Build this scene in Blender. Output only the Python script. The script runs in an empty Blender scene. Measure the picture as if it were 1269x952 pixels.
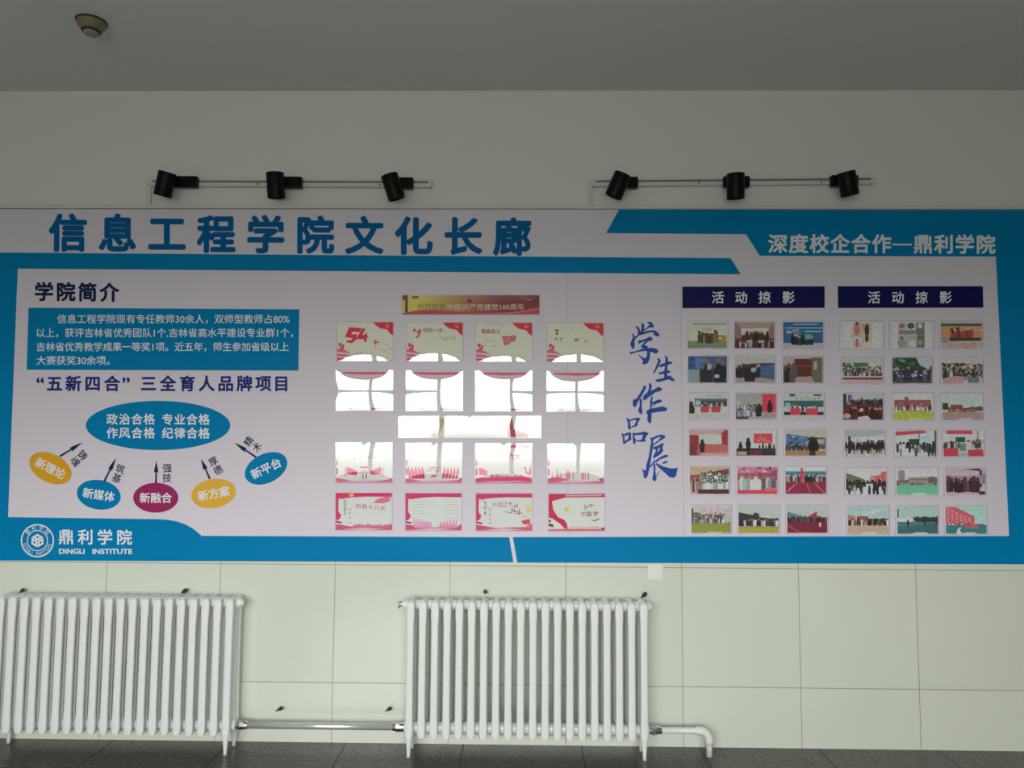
import bpy, bmesh, math, random
import numpy as np
from mathutils import Vector, Matrix, Euler

C = bpy.context.scene.collection
PI = math.pi
# ------------------------------------------------------------------ camera
CAM_H, CAM_D, YAW, PITCH, ROLL, FPX = 1.54251, 4.05779, -0.01618, 0.07518, 0.00637, 953.83
IW, IH = 1269, 952
def _basis():
    cy, sy = math.cos(YAW), math.sin(YAW)
    F = Vector((sy*math.cos(PITCH), cy*math.cos(PITCH), math.sin(PITCH)))
    r = Vector((cy, -sy, 0)); u = r.cross(F)
    c, s = math.cos(ROLL), math.sin(ROLL)
    return F, c*r + s*u, -s*r + c*u
FWD, RGT, UPV = _basis()
cd = bpy.data.cameras.new('camera'); cam = bpy.data.objects.new('camera', cd); C.objects.link(cam)
cd.sensor_width = 36; cd.lens = FPX/IW*36; cd.clip_start = 0.05
M = Matrix.Identity(4)
for i, v in enumerate((RGT, UPV, -FWD)):
    for j in range(3): M[j][i] = v[j]
M.translation = (0, -CAM_D, CAM_H)
cam.matrix_world = M
bpy.context.scene.camera = cam

# ------------------------------------------------------------------ light
SKY, GROUND, EXPO = 18.0, 3.6, 0.0
vs = bpy.context.scene.view_settings
vs.view_transform = 'Standard'; vs.look = 'None'; vs.exposure = EXPO; vs.gamma = 1.0; vs.use_curve_mapping = False
w = bpy.data.worlds.new('daylight'); bpy.context.scene.world = w; w.use_nodes = True
nt = w.node_tree; nt.nodes.clear()
tc = nt.nodes.new('ShaderNodeTexCoord'); sp = nt.nodes.new('ShaderNodeSeparateXYZ')
mr = nt.nodes.new('ShaderNodeMapRange'); mr.inputs[1].default_value = -1; mr.inputs[2].default_value = 1
rp = nt.nodes.new('ShaderNodeValToRGB'); e = rp.color_ramp.elements
g = GROUND/SKY
e[0].position = 0.0; e[0].color = (g, g, g*0.95, 1)
e[1].position = 0.480; e[1].color = (g, g, g*0.95, 1)
k = e.new(0.5045); k.color = (0.62, 0.615, 0.60, 1)
k = e.new(0.535); k.color = (0.86, 0.86, 0.85, 1)
k = e.new(0.58); k.color = (1.0, 1.0, 1.0, 1)
k = e.new(1.0); k.color = (0.80, 0.88, 1.0, 1)
bg = nt.nodes.new('ShaderNodeBackground'); bg.inputs[1].default_value = SKY
ow = nt.nodes.new('ShaderNodeOutputWorld')
nt.links.new(tc.outputs['Generated'], sp.inputs[0]); nt.links.new(sp.outputs[2], mr.inputs[0])
nt.links.new(mr.outputs[0], rp.inputs[0]); nt.links.new(rp.outputs[0], bg.inputs[0]); nt.links.new(bg.outputs[0], ow.inputs[0])
# the window behind the camera: opening and its light portal
FRONT_Y = -6.06
WX0, WX1, WZ0, WZ1 = -2.75, 1.55, 0.98, 2.62
pl = bpy.data.lights.new('window_portal', 'AREA'); pl.shape = 'RECTANGLE'; pl.size = WX1-WX0; pl.size_y = WZ1-WZ0
po = bpy.data.objects.new('window_portal', pl); C.objects.link(po)
po.location = ((WX0+WX1)/2, FRONT_Y-0.12, (WZ0+WZ1)/2); po.rotation_euler = (PI/2, 0, 0)
pl.cycles.is_portal = True

# ------------------------------------------------------------------ helpers
def lin1(c): c /= 255.0; return c/12.92 if c <= 0.04045 else ((c+0.055)/1.055)**2.4
def lin(rgb): return tuple(lin1(c) for c in rgb)
def ray(px, py): return FWD*FPX + (px-IW/2)*RGT - (py-IH/2)*UPV
def B(px, py, d=0.0):
    """point of the plane parallel to the tiled wall, d metres in front of it, seen at a measured spot"""
    v = ray(px, py); t = (CAM_D-d)/v.y
    return Vector((v.x*t, -d, CAM_H+v.z*t))
def FL(px, py, z=0.0):
    v = ray(px, py); t = (z-CAM_H)/v.z
    return Vector((v.x*t, -CAM_D+v.y*t, z))

def mat(name, col, rough=0.5, metal=0.0, spec=0.5, bump=0.0, bscale=60, coat=0.0):
    m = bpy.data.materials.new(name); m.use_nodes = True
    b = m.node_tree.nodes['Principled BSDF']
    b.inputs['Base Color'].default_value = (*col, 1); b.inputs['Roughness'].default_value = rough
    b.inputs['Metallic'].default_value = metal; b.inputs['Specular IOR Level'].default_value = spec
    b.inputs['Coat Weight'].default_value = coat
    if bump:
        n = m.node_tree.nodes.new('ShaderNodeTexNoise'); n.inputs['Scale'].default_value = bscale
        t = m.node_tree.nodes.new('ShaderNodeTexCoord'); m.node_tree.links.new(t.outputs['Object'], n.inputs['Vector'])
        bu = m.node_tree.nodes.new('ShaderNodeBump'); bu.inputs['Strength'].default_value = bump; bu.inputs['Distance'].default_value = 0.01
        m.node_tree.links.new(n.outputs['Fac'], bu.inputs['Height']); m.node_tree.links.new(bu.outputs[0], b.inputs['Normal'])
    return m

def tile_mat(name, col, joint, size, ox, oz, axis_b, width, rough, speck=None, var=0.03, bumpj=True):
    """square tiles with thin joints; a = world x, b = world z or y; object coordinates (objects sit at the origin)"""
    m = bpy.data.materials.new(name); m.use_nodes = True; t = m.node_tree; N = t.nodes; L = t.links
    b = N['Principled BSDF']; tcx = N.new('ShaderNodeTexCoord'); s = N.new('ShaderNodeSeparateXYZ'); L.new(tcx.outputs['Object'], s.inputs[0])
    def math_(op, a, v=None, c=None):
        n = N.new('ShaderNodeMath'); n.operation = op
        for i, q in enumerate((a, v, c)):
            if q is None: continue
            if isinstance(q, (int, float)): n.inputs[i].default_value = q
            else: L.new(q, n.inputs[i])
        return n.outputs[0]
    res = []; ids = []
    for src, off in ((s.outputs[0], ox), (s.outputs[axis_b], oz)):
        u = math_('DIVIDE', math_('SUBTRACT', src, off), size)
        ids.append(math_('FLOOR', u))
        f = math_('FRACT', u)
        res.append(math_('ABSOLUTE', math_('SUBTRACT', f, math_('ROUND', f))))
    dmin = math_('MINIMUM', res[0], res[1])
    isj = math_('LESS_THAN', dmin, width/size/2)
    cb = N.new('ShaderNodeCombineXYZ'); L.new(ids[0], cb.inputs[0]); L.new(ids[1], cb.inputs[1])
    wn = N.new('ShaderNodeTexWhiteNoise'); L.new(cb.outputs[0], wn.inputs[0])
    hsv = N.new('ShaderNodeHueSaturation'); hsv.inputs['Color'].default_value = (*col, 1)
    L.new(math_('ADD', math_('MULTIPLY', wn.outputs[0], 2*var), 1-var), hsv.inputs['Value'])
    base = hsv.outputs[0]
    if speck:
        n1 = N.new('ShaderNodeTexVoronoi'); n1.inputs['Scale'].default_value = speck[0]; L.new(tcx.outputs['Object'], n1.inputs['Vector'])
        n2 = N.new('ShaderNodeTexNoise'); n2.inputs['Scale'].default_value = speck[0]*0.6; n2.inputs['Detail'].default_value = 4; L.new(tcx.outputs['Object'], n2.inputs['Vector'])
        sc = N.new('ShaderNodeSeparateColor'); L.new(n1.outputs['Color'], sc.inputs[0])
        mul = math_('ADD', math_('MULTIPLY', sc.outputs[0], speck[1]), math_('MULTIPLY', n2.outputs['Fac'], speck[1]))
        h2 = N.new('ShaderNodeHueSaturation'); L.new(base, h2.inputs['Color']); L.new(math_('ADD', mul, 1-speck[1]), h2.inputs['Value']); base = h2.outputs[0]
    else:
        n2 = N.new('ShaderNodeTexNoise'); n2.inputs['Scale'].default_value = 2.2; n2.inputs['Detail'].default_value = 3; L.new(tcx.outputs['Object'], n2.inputs['Vector'])
        h2 = N.new('ShaderNodeHueSaturation'); L.new(base, h2.inputs['Color']); L.new(math_('ADD', math_('MULTIPLY', n2.outputs['Fac'], 0.10), 0.95), h2.inputs['Value']); base = h2.outputs[0]
    mx = N.new('ShaderNodeMix'); mx.data_type = 'RGBA'; L.new(isj, mx.inputs[0]); L.new(base, mx.inputs[6]); mx.inputs[7].default_value = (*joint, 1)
    L.new(mx.outputs[2], b.inputs['Base Color'])
    L.new(math_('ADD', math_('MULTIPLY', isj, 0.5), rough), b.inputs['Roughness'])
    bu = N.new('ShaderNodeBump'); bu.inputs['Strength'].default_value = 0.6; bu.inputs['Distance'].default_value = 0.002; bu.invert = True
    L.new(isj, bu.inputs['Height']); L.new(bu.outputs[0], b.inputs['Normal'])
    return m

def mesh_obj(name, verts, faces, m, parent=None, smooth=False):
    me = bpy.data.meshes.new(name); me.from_pydata([tuple(v) for v in verts], [], faces); me.update()
    return link(name, me, m, parent, smooth)
def link(name, me, m, parent=None, smooth=False):
    for q in (m if isinstance(m, (list, tuple)) else [m]):
        if q: me.materials.append(q)
    if smooth:
        for p in me.polygons: p.use_smooth = True
    o = bpy.data.objects.new(name, me); C.objects.link(o)
    if parent is not None:
        o.parent = parent
        o.matrix_parent_inverse = Matrix.Translation(-parent.location) if parent.type == 'EMPTY' else Matrix.Identity(4)
        if parent.type == 'EMPTY' and tuple(parent.rotation_euler) != (0, 0, 0): pass
    return o
def from_bm(name, bm, m, parent=None, smooth=False):
    me = bpy.data.meshes.new(name); bmesh.ops.recalc_face_normals(bm, faces=bm.faces[:]); bm.to_mesh(me); bm.free()
    return link(name, me, m, parent, smooth)
def thing(name, label, cat, loc, group=None):
    o = bpy.data.objects.new(name, None); o.empty_display_size = 0.05; C.objects.link(o); o.location = loc
    return tag(o, label, cat, group)
def tag(o, label, cat, group=None):
    o['label'] = label; o['category'] = cat
    if group: o['group'] = group
    return o
def struct(o): o['kind'] = 'structure'; return o
def box(bm, lo, hi, bev=0.0, rot=None, seg=2):
    lo, hi = Vector(lo), Vector(hi); c = (lo+hi)/2; s = hi-lo
    mt = Matrix.Translation(c) @ (rot.to_4x4() if rot else Matrix.Identity(4)) @ Matrix.Diagonal((*s, 1))
    r = bmesh.ops.create_cube(bm, size=1, matrix=mt)
    if bev:
        ed = list({e for v in r['verts'] for e in v.link_edges})
        bmesh.ops.bevel(bm, geom=ed, offset=bev, segments=seg, affect='EDGES', profile=0.5)
def cyl(bm, a, b, r1, r2=None, n=24, caps=True):
    a, b = Vector(a), Vector(b); r2 = r1 if r2 is None else r2; d = b-a
    q = d.to_track_quat('Z', 'Y').to_matrix().to_4x4()
    bmesh.ops.create_cone(bm, cap_ends=caps, cap_tris=False, segments=n, radius1=r1, radius2=r2, depth=d.length, matrix=Matrix.Translation((a+b)/2) @ q)
def lathe(bm, prof, mt, n=28):
    """prof: list of (radius, height); mt: 4x4 placing the z axis"""
    rings = []
    for r, h in prof:
        if r < 1e-6: rings.append([bm.verts.new(mt @ Vector((0, 0, h)))])
        else: rings.append([bm.verts.new(mt @ Vector((r*math.cos(2*PI*i/n), r*math.sin(2*PI*i/n), h))) for i in range(n)])
    for A, Bq in zip(rings, rings[1:]):
        if len(A) == 1 and len(Bq) == 1: continue
        for i in range(n):
            j = (i+1) % n
            if len(A) == 1: bm.faces.new((A[0], Bq[i], Bq[j]))
            elif len(Bq) == 1: bm.faces.new((A[i], A[j], Bq[0]))
            else: bm.faces.new((A[i], A[j], Bq[j], Bq[i]))
def axis(a, b):
    a, b = Vector(a), Vector(b)
    return Matrix.Translation(a) @ (b-a).to_track_quat('Z', 'Y').to_matrix().to_4x4()

# printed shapes: everything drawn at measured spots of a flat surface d metres off the wall
def poly_px(name, polys, d, m, parent):
    vs_, fs = [], []
    for p in polys:
        fs.append(list(range(len(vs_), len(vs_)+len(p))))
        vs_ += [B(x, y, d) for x, y in p]
    o = mesh_obj(name, vs_, fs, m, parent); face_out(o); return o
def face_out(o):
    bm = bmesh.new(); bm.from_mesh(o.data)
    for f in bm.faces:
        f.normal_update()
        if f.normal.y > 0: f.normal_flip()
    bm.to_mesh(o.data); bm.free()
def ell(cx, cy, rx, ry, rot=0, n=48):
    c, s = math.cos(rot), math.sin(rot)
    return [(cx+rx*math.cos(2*PI*i/n)*c-ry*math.sin(2*PI*i/n)*s, cy+rx*math.cos(2*PI*i/n)*s+ry*math.sin(2*PI*i/n)*c) for i in range(n)]

_gc = {}
def glyph(s, off=0.0, res=3):
    """outline of a character or line; off thickens the strokes by overlaying shifted copies"""
    if off > 0.004:
        V, Fs = glyph(s, 0.0, res); n = len(V); VV, FF = list(V), list(Fs)
        for i in range(8):
            a = 2*PI*i/8; dx, dy = off*math.cos(a), off*math.sin(a); k = len(VV)
            VV += [(x+dx, y+dy) for x, y in V]; FF += [[q+k for q in f] for f in Fs]
        return VV, FF
    off = 0.0; key = (s, off, res)
    if key not in _gc:
        cu = bpy.data.curves.new('tmp', 'FONT'); cu.body = s; cu.resolution_u = res; cu.fill_mode = 'FRONT'
        ob = bpy.data.objects.new('tmp', cu); C.objects.link(ob)
        dg = bpy.context.evaluated_depsgraph_get()
        me = bpy.data.meshes.new_from_object(ob.evaluated_get(dg))
        _gc[key] = ([(v.co.x, v.co.y) for v in me.vertices], [list(p.vertices) for p in me.polygons])
        bpy.data.objects.remove(ob); bpy.data.curves.remove(cu); bpy.data.meshes.remove(me)
    return _gc[key]
def layers(s, off=0.0, res=3):
    """which of the overlaid copies each vertex belongs to, so no two copies lie in one plane"""
    n = len(glyph(s, 0.0, res)[0]); return [i//n for i in range(n*(9 if off > 0.004 else 1))]
class Ink:
    """collects lettering in pixel coordinates and turns it into one flat mesh"""
    def __init__(s): s.v = []; s.f = []; s.l = []
    def put(s, V, Fs, lay=None):
        n = len(s.v); s.l += lay or [0]*len(V); s.v += V; s.f += [[i+n for i in f] for f in Fs]; return s
    def ch(s, c, cx, cy, size, rot=0.0, off=0.02, sx=1.0):
        V, Fs = glyph(c, off)
        if not V: return s
        cr, sr = math.cos(rot), math.sin(rot); cxx = 0.5
        if ord(c) < 0x2E80: cxx = (min(v[0] for v in V)+max(v[0] for v in V))/2
        o = []
        for x, y in V:
            a, b = (x-cxx)*size*sx, -(y-0.38)*size
            o.append((cx+a*cr-b*sr, cy+a*sr+b*cr))
        return s.put(o, Fs, layers(c, off))
    def row(s, text, x0, y0, x1, y1, size, rot=0.0, off=0.02, sx=1.0):
        n = max(1, len(text)-1)
        for i, c in enumerate(text): s.ch(c, x0+(x1-x0)*i/n, y0+(y1-y0)*i/n, size, rot, off, sx)
        return s
    def fit(s, text, x0, x1, cy, size, off=0.01, slope=0.0, mid=0.38):
        V, Fs = glyph(text, off); a = min(v[0] for v in V); b = max(v[0] for v in V)
        return s.put([(x0+(x-a)/(b-a)*(x1-x0), cy-(y-mid)*size+slope*(x-a)/(b-a)) for x, y in V], Fs, layers(text, off))
    def build(s, name, d, m, parent):
        o = mesh_obj(name, [B(x, y, d+l*4e-5) for (x, y), l in zip(s.v, s.l)], s.f, m, parent); face_out(o); return o

# ------------------------------------------------------------------ materials
TX0 = -2.18072; TZ = 0.89876
m_tile = tile_mat('cream_wall_tile', (0.695, 0.735, 0.620), (0.36, 0.35, 0.29), 0.6, TX0, TZ, 2, 0.0038, 0.10, var=0.02)
m_floor = tile_mat('grey_granite_tile', (0.074, 0.076, 0.062), (0.022, 0.03, 0.028), 0.6, B(429.6, 921).x, -0.35, 1, 0.005, 0.30, speck=(100, 1.3), var=0.05)
m_paint = mat('white_wall_paint', (0.735, 0.74, 0.69), 0.75, bump=0.05, bscale=25)
m_ceil = mat('ceiling_paint', (0.68, 0.70, 0.655), 0.85, bump=0.03, bscale=18)
m_board = mat('white_board_print', (0.712, 0.66, 0.722), 0.45, spec=0.25)
m_blue = mat('cyan_blue_print', (0.0, 0.213, 0.455), 0.5, spec=0.06)
m_title = mat('title_blue_print', (0.001, 0.12, 0.34), 0.5, spec=0.08)
m_navy = mat('navy_print', (0.008, 0.010, 0.085), 0.42, spec=0.1)
m_ink = mat('dark_navy_ink', (0.012, 0.02, 0.075), 0.42, spec=0.1)
m_indigo = mat('indigo_ink', (0.02, 0.03, 0.20), 0.42, spec=0.1)
m_white = mat('white_print', (0.78, 0.80, 0.82), 0.42, spec=0.35)
m_brush = mat('brush_blue_print', (0.02, 0.085, 0.38), 0.42, spec=0.1)
m_orange = mat('amber_print', (0.72, 0.36, 0.01), 0.42, spec=0.35)
m_yellow = mat('yellow_print', (0.76, 0.43, 0.03), 0.42, spec=0.35)
m_mag = mat('magenta_print', (0.33, 0.008, 0.11), 0.42, spec=0.35)
m_seam = mat('panel_seam', (0.55, 0.52, 0.56), 0.5)
m_edge = mat('board_edge', (0.60, 0.60, 0.58), 0.6)
m_black = mat('black_lamp_metal', (0.004, 0.004, 0.004), 0.42, spec=0.15)
m_lens = mat('lamp_lens', (0.35, 0.35, 0.35), 0.15)
m_rail = mat('white_rail', (0.66, 0.66, 0.62), 0.45)
m_slot = mat('rail_slot', (0.26, 0.26, 0.25), 0.5)
m_trunk = mat('white_plastic_trunking', (0.66, 0.66, 0.62), 0.5)
m_rad = mat('white_radiator_enamel', (0.80, 0.83, 0.78), 0.28, bump=0.06, bscale=40)
m_chrome = mat('chrome', (0.75, 0.75, 0.74), 0.16, metal=1.0)
m_silver = mat('silver_painted_pipe', (0.74, 0.75, 0.73), 0.30, metal=0.6)
m_pipe = mat('white_painted_pipe', (0.80, 0.83, 0.77), 0.35)
m_dark = mat('dark_iron', (0.03, 0.03, 0.028), 0.5)
m_plate = mat('white_plate', (0.80, 0.81, 0.74), 0.3)
m_detector = mat('yellowed_plastic', (0.20, 0.175, 0.10), 0.5)
m_detcap = mat('detector_cap_plastic', (0.27, 0.25, 0.19), 0.5)
m_detdark = mat('detector_vent', (0.03, 0.025, 0.015), 0.6)
m_frame = mat('window_frame_paint', (0.35, 0.33, 0.30), 0.5)
m_acry = mat('acrylic_edge', (0.88, 0.88, 0.90), 0.2)

def clear_mat(name, fac, rough=0.015):
    m = bpy.data.materials.new(name); m.use_nodes = True; t = m.node_tree; t.nodes.clear()
    o = t.nodes.new('ShaderNodeOutputMaterial'); mx = t.nodes.new('ShaderNodeMixShader')
    tr = t.nodes.new('ShaderNodeBsdfTransparent'); gl = t.nodes.new('ShaderNodeBsdfGlossy'); gl.inputs['Roughness'].default_value = rough
    gl.inputs['Color'].default_value = (1, 1, 0.99, 1)
    mx.inputs[0].default_value = fac
    t.links.new(tr.outputs[0], mx.inputs[1]); t.links.new(gl.outputs[0], mx.inputs[2]); t.links.new(mx.outputs[0], o.inputs[0])
    return m
m_clear = clear_mat('clear_glossy_sleeve', 0.068)
m_clear2 = clear_mat('clear_photo_sleeve', 0.045, 0.05)

m_print = bpy.data.materials.new('colour_print'); m_print.use_nodes = True
_at = m_print.node_tree.nodes.new('ShaderNodeAttribute'); _at.attribute_name = 'ink'
_pb = m_print.node_tree.nodes['Principled BSDF']; _pb.inputs['Roughness'].default_value = 0.5; _pb.inputs['Specular IOR Level'].default_value = 0.2
m_print.node_tree.links.new(_at.outputs['Color'], _pb.inputs['Base Color'])

m_photo = m_print.copy(); m_photo.name = 'photo_print'                # snapshots carry fine picture grain
_t = m_photo.node_tree; _b = _t.nodes['Principled BSDF']; _a = [n for n in _t.nodes if n.type == 'ATTRIBUTE'][0]
_n = _t.nodes.new('ShaderNodeTexNoise'); _n.inputs['Scale'].default_value = 110; _n.inputs['Detail'].default_value = 3; _n.inputs['Roughness'].default_value = 0.7
_tc = _t.nodes.new('ShaderNodeTexCoord'); _t.links.new(_tc.outputs['Object'], _n.inputs['Vector'])
_mr = _t.nodes.new('ShaderNodeMapRange'); _mr.inputs[1].default_value = 0.3; _mr.inputs[2].default_value = 0.7; _mr.inputs[3].default_value = 0.78; _mr.inputs[4].default_value = 1.12
_h = _t.nodes.new('ShaderNodeHueSaturation'); _h.inputs['Saturation'].default_value = 0.92
_t.links.new(_n.outputs['Fac'], _mr.inputs[0]); _t.links.new(_mr.outputs[0], _h.inputs['Value']); _t.links.new(_a.outputs['Color'], _h.inputs['Color']); _t.links.new(_h.outputs[0], _b.inputs['Base Color'])

# ------------------------------------------------------------------ room shell
ZC = 3.4493; RX0, RX1 = -5.2, 5.4
def plane_box(name, lo, hi, m):
    bm = bmesh.new(); box(bm, lo, hi); return struct(from_bm(name, bm, m))
plane_box('floor', (RX0, FRONT_Y-0.2, -0.1), (RX1, 0, 0), m_floor)
plane_box('ceiling', (RX0, FRONT_Y-0.2, ZC), (RX1, 0.15, ZC+0.1), m_ceil)
ZT = 2.10
bm = bmesh.new(); box(bm, (RX0, 0, -0.1), (RX1, 0.15, ZT)); box(bm, (RX0, 0, ZT), (RX1, 0.15, ZC))
wb = from_bm('wall_back', bm, [m_tile, m_paint])
for p in wb.data.polygons:
    if p.center.z > ZT-0.001 and not (abs(p.center.z-ZT) < 0.002): p.material_index = 1
struct(wb)
plane_box('wall_left', (RX0-0.1, FRONT_Y-0.2, -0.1), (RX0, 0.15, ZC), m_paint)
plane_box('wall_right', (RX1, FRONT_Y-0.2, -0.1), (RX1+0.1, 0.15, ZC), m_paint)
bm = bmesh.new()
box(bm, (RX0, FRONT_Y-0.2, -0.1), (WX0, FRONT_Y, ZC)); box(bm, (WX1, FRONT_Y-0.2, -0.1), (RX1, FRONT_Y, ZC))
box(bm, (WX0, FRONT_Y-0.2, -0.1), (WX1, FRONT_Y, WZ0)); box(bm, (WX0, FRONT_Y-0.2, WZ1), (WX1, FRONT_Y, ZC))
struct(from_bm('wall_front', bm, m_paint))
bm = bmesh.new()
for x in (WX0+0.03, -1.98, -1.10, -0.13, 0.72, WX1-0.03): box(bm, (x-0.035, FRONT_Y-0.10, WZ0), (x+0.035, FRONT_Y-0.04, WZ1), 0.006)
for z in (WZ0+0.03, WZ1-0.03): box(bm, (WX0, FRONT_Y-0.10, z-0.03), (WX1, FRONT_Y-0.04, z+0.03), 0.006)
box(bm, (-0.13, FRONT_Y-0.10, 2.16), (WX1, FRONT_Y-0.04, 2.22), 0.006); box(bm, (WX0, FRONT_Y-0.10, 2.16), (-1.10, FRONT_Y-0.04, 2.22), 0.006)
struct(from_bm('window_1', bm, m_frame))

# thin trunking along the top edge of the board
def bar_px(bm, p0, p1, th0, d0, d1):
    """bar between two measured spots, th0 px high, from depth d0 to d1"""
    q = []
    for (x, y) in (p0, p1):
        for s in (-1, 1):
            for d in (d0, d1): q.append(bm.verts.new((B(x, y+s*th0/2, (d0+d1)/2).x, -d, B(x, y+s*th0/2, (d0+d1)/2).z)))
    a, b_ = q[:4], q[4:]
    for f in ((a[0], a[1], a[3], a[2]), (b_[0], b_[2], b_[3], b_[1]), (a[0], b_[0], b_[1], a[1]), (a[2], a[3], b_[3], b_[2]), (a[0], a[2], b_[2], b_[0]), (a[1], b_[1], b_[3], a[3])):
        bm.faces.new(f)
bm = bmesh.new(); bar_px(bm, (-40, 256.0), (1330, 257.2), 5.0, 0.0, 0.016)
struct(from_bm('trim_1', bm, m_trunk))

# ------------------------------------------------------------------ display board
BD = 0.012                                            # its front face
e0 = BD+0.0006; e1 = BD+0.0012; e2 = BD+0.0018; e3 = BD+0.0024
bl = B(0, 259, BD); XL, XR = -2.862, 2.72
def bpt(x, z): return Vector((x, -BD, z))
ztl, ztr = B(0, 259.2, BD).z, B(1269, 260.5, BD).z
zbl, zbr = B(0, 694.8, BD).z, B(1269, 699.3, BD).z
def zline(x, a, b, xa=-2.80, xb=2.61): return a+(b-a)*(x-xa)/(xb-xa)
board = thing('display_board', 'very wide white and blue printed college display board above the radiators', 'display board', (0, -BD, 0.9))
P4 = [(XL, zline(XL, zbl, zbr)), (XR, zline(XR, zbl, zbr)), (XR, zline(XR, ztl, ztr)), (XL, zline(XL, ztl, ztr))]
vsx = [(x, -BD, z) for x, z in P4]+[(x, -0.0005, z) for x, z in P4]
o = mesh_obj('panel', vsx, [(0, 1, 2, 3), (7, 6, 5, 4), (0, 4, 5, 1), (1, 5, 6, 2), (2, 6, 7, 3), (3, 7, 4, 0)], m_board, board)
# back to px for shapes that reach the board's outer edge
def to_px(v):
    q = Vector(v)-Vector((0, -CAM_D, CAM_H)); z = q.dot(FWD)
    return (IW/2+FPX*q.dot(RGT)/z, IH/2-FPX*q.dot(UPV)/z)
def ed(x, z): return to_px((x, -e0, z))
lb = ed(XL, zline(XL, zbl, zbr)); rb = ed(XR, zline(XR, zbl, zbr)); rt = ed(XR, zline(XR, ztl, ztr))
lt = ed(-2.855, B(2, 313, BD).z)
curve = [(195, 643.5), (208, 644.3), (220, 646.5), (231, 650.5), (241, 656.5), (250, 664.2)]
poly_px('blue_border', [[lt, (905.5, 320), (918, 340), (22, 333), (10, 641)]+curve+[(631, 666), (636.3, 697), lb]], e0, m_blue, board)
poly_px('blue_band', [[(767, 259.9), (751, 289), (924.5, 290.3), (941.5, 317), (1234.2, 318), (1250.5, 664.5), (635.5, 665.8), (641, 697.3), rb, rt]], e0, m_blue, board)
poly_px('panel_seam', [[(842.2, 340), (843.2, 340), (848.4, 664.8), (847.4, 664.8)], [(702.5, 340), (703.3, 340), (704.6, 664.8), (703.8, 664.8)]], e0, m_seam, board)
for i, c in enumerate('信息工程学院文化长廊'): Ink().ch(c, 84.5+61.17*i, 288.3+0.555*i, 48.2, 0.006, 0.036).build('title_character', e1, m_title, board)
I = Ink(); I.row('学院简介', 54.5, 361.3, 135.5, 362.3, 24.2, 0, 0.034); I.build('heading_lettering', e1, m_ink, board)
I = Ink(); I.row('深度校企合作', 964, 302, 1092.5, 302.2, 24.6, 0, 0.028); I.row('鼎利学院', 1144, 302.4, 1221.5, 302.8, 24.6, 0, 0.028)
I.put([(1106, 302), (1130, 302.2), (1130, 304.2), (1106, 304)], [[0, 1, 2, 3]]); I.build('heading_lettering', e1, m_white, board)
for c, x in zip('五新四合三全育人品牌项目', (67.6, 91, 114.8, 138.8, 184, 208, 232, 256, 279.7, 303, 326.3, 348.6)): Ink().ch(c, x, 475.3, 20.2, 0, 0.032).build('subheading_character', e1, m_indigo, board)
for c, x in (('“', 49.8), ('”', 156.2)): Ink().ch(c, x, 475.8, 24, 0, 0.024).build('quotation_mark', e1, m_indigo, board)
tb = poly_px('text_box', [[(35.3, 381.4), (371, 383.4), (369.8, 459.4), (33, 458.4)]], e0, m_blue, board)
for ln, xa, xb, y in (('信息工程学院现有专任教师30余人，双师型教师占80%', 71, 358.7, 395.3), ('以上，获评吉林省优秀团队1个,吉林省高水平建设专业群1个，', 45.2, 363, 412.5),
                      ('吉林省优秀教学成果一等奖1项。近五年，师生参加省级以上', 45.2, 357.8, 429.8), ('大赛获奖30余项。', 45.2, 136, 446.8)):
    Ink().fit(ln, xa, xb, y, 11.9, 0.008).build('paragraph_line', e1, m_white, tb)
# ovals with their arrows
bo = poly_px('oval_badge', [ell(195.8, 527.4, 89.6, 30.6)], e0, m_blue, board)
for t_, xa, xb, y in (('政治合格', 139, 185, 519.5), ('专业合格', 207.6, 253, 519.8), ('作风合格', 139, 185, 536.6), ('纪律合格', 207.6, 253, 536.8)): Ink().row(t_, xa, y, xb, y, 14.4, 0, 0.022).build('badge_lettering', e1, m_white, bo)
def deg(a): return a*PI/180
for txt, cx, cy, rx, ry, ro, mm, lab in (('新理论', 62.5, 580.4, 28, 17.6, 27, m_orange, None), ('新媒体', 122.4, 613.3, 27.4, 18.3, 9, m_blue, None), ('新融合', 193, 617, 28, 18.5, 0, m_mag, None), ('新方案', 264.8, 611.8, 28, 18, -10, m_yellow, None), ('新平台', 329.7, 580.6, 28, 18, -26, m_blue, None)):
    r = deg(ro); b_ = poly_px('oval_badge', [ell(cx, cy, rx, ry, r)], e0, mm, board)
    b_['label'] = {m_orange: 'amber oval badge', m_blue: 'blue oval badge', m_mag: 'magenta oval badge', m_yellow: 'yellow oval badge'}[mm]
    I = Ink(); dx, dy = 13.4*math.cos(r), 13.4*math.sin(r); I.row(txt, cx-dx, cy-dy, cx+dx, cy+dy, 13.4, r, 0.022); I.build('badge_lettering', e1, m_white, b_)
for (tx, ty), (hx, hy) in (((74, 565.8), (102.6, 548.2)), ((129.2, 596.6), (144, 567.2)), ((193.2, 599), (193.7, 571.2)), ((260, 593.6), (249, 568.4)), ((317.4, 566.8), (290.2, 548.6))):
    ux, uy = hx-tx, hy-ty; L_ = math.hypot(ux, uy); ux /= L_; uy /= L_; nx, ny = -uy, ux
    def q(a, b): return (tx+ux*a*L_+nx*b, ty+uy*a*L_+ny*b)
    poly_px('arrow', [[q(0, -1.3), q(0.5, -0.9), q(0.46, -2.6), q(0.60, -2.4), q(1, 0), q(0.60, 2.4), q(0.46, 2.6), q(0.5, 0.9), q(0, 1.3)]], e1, m_ink, board)
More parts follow.
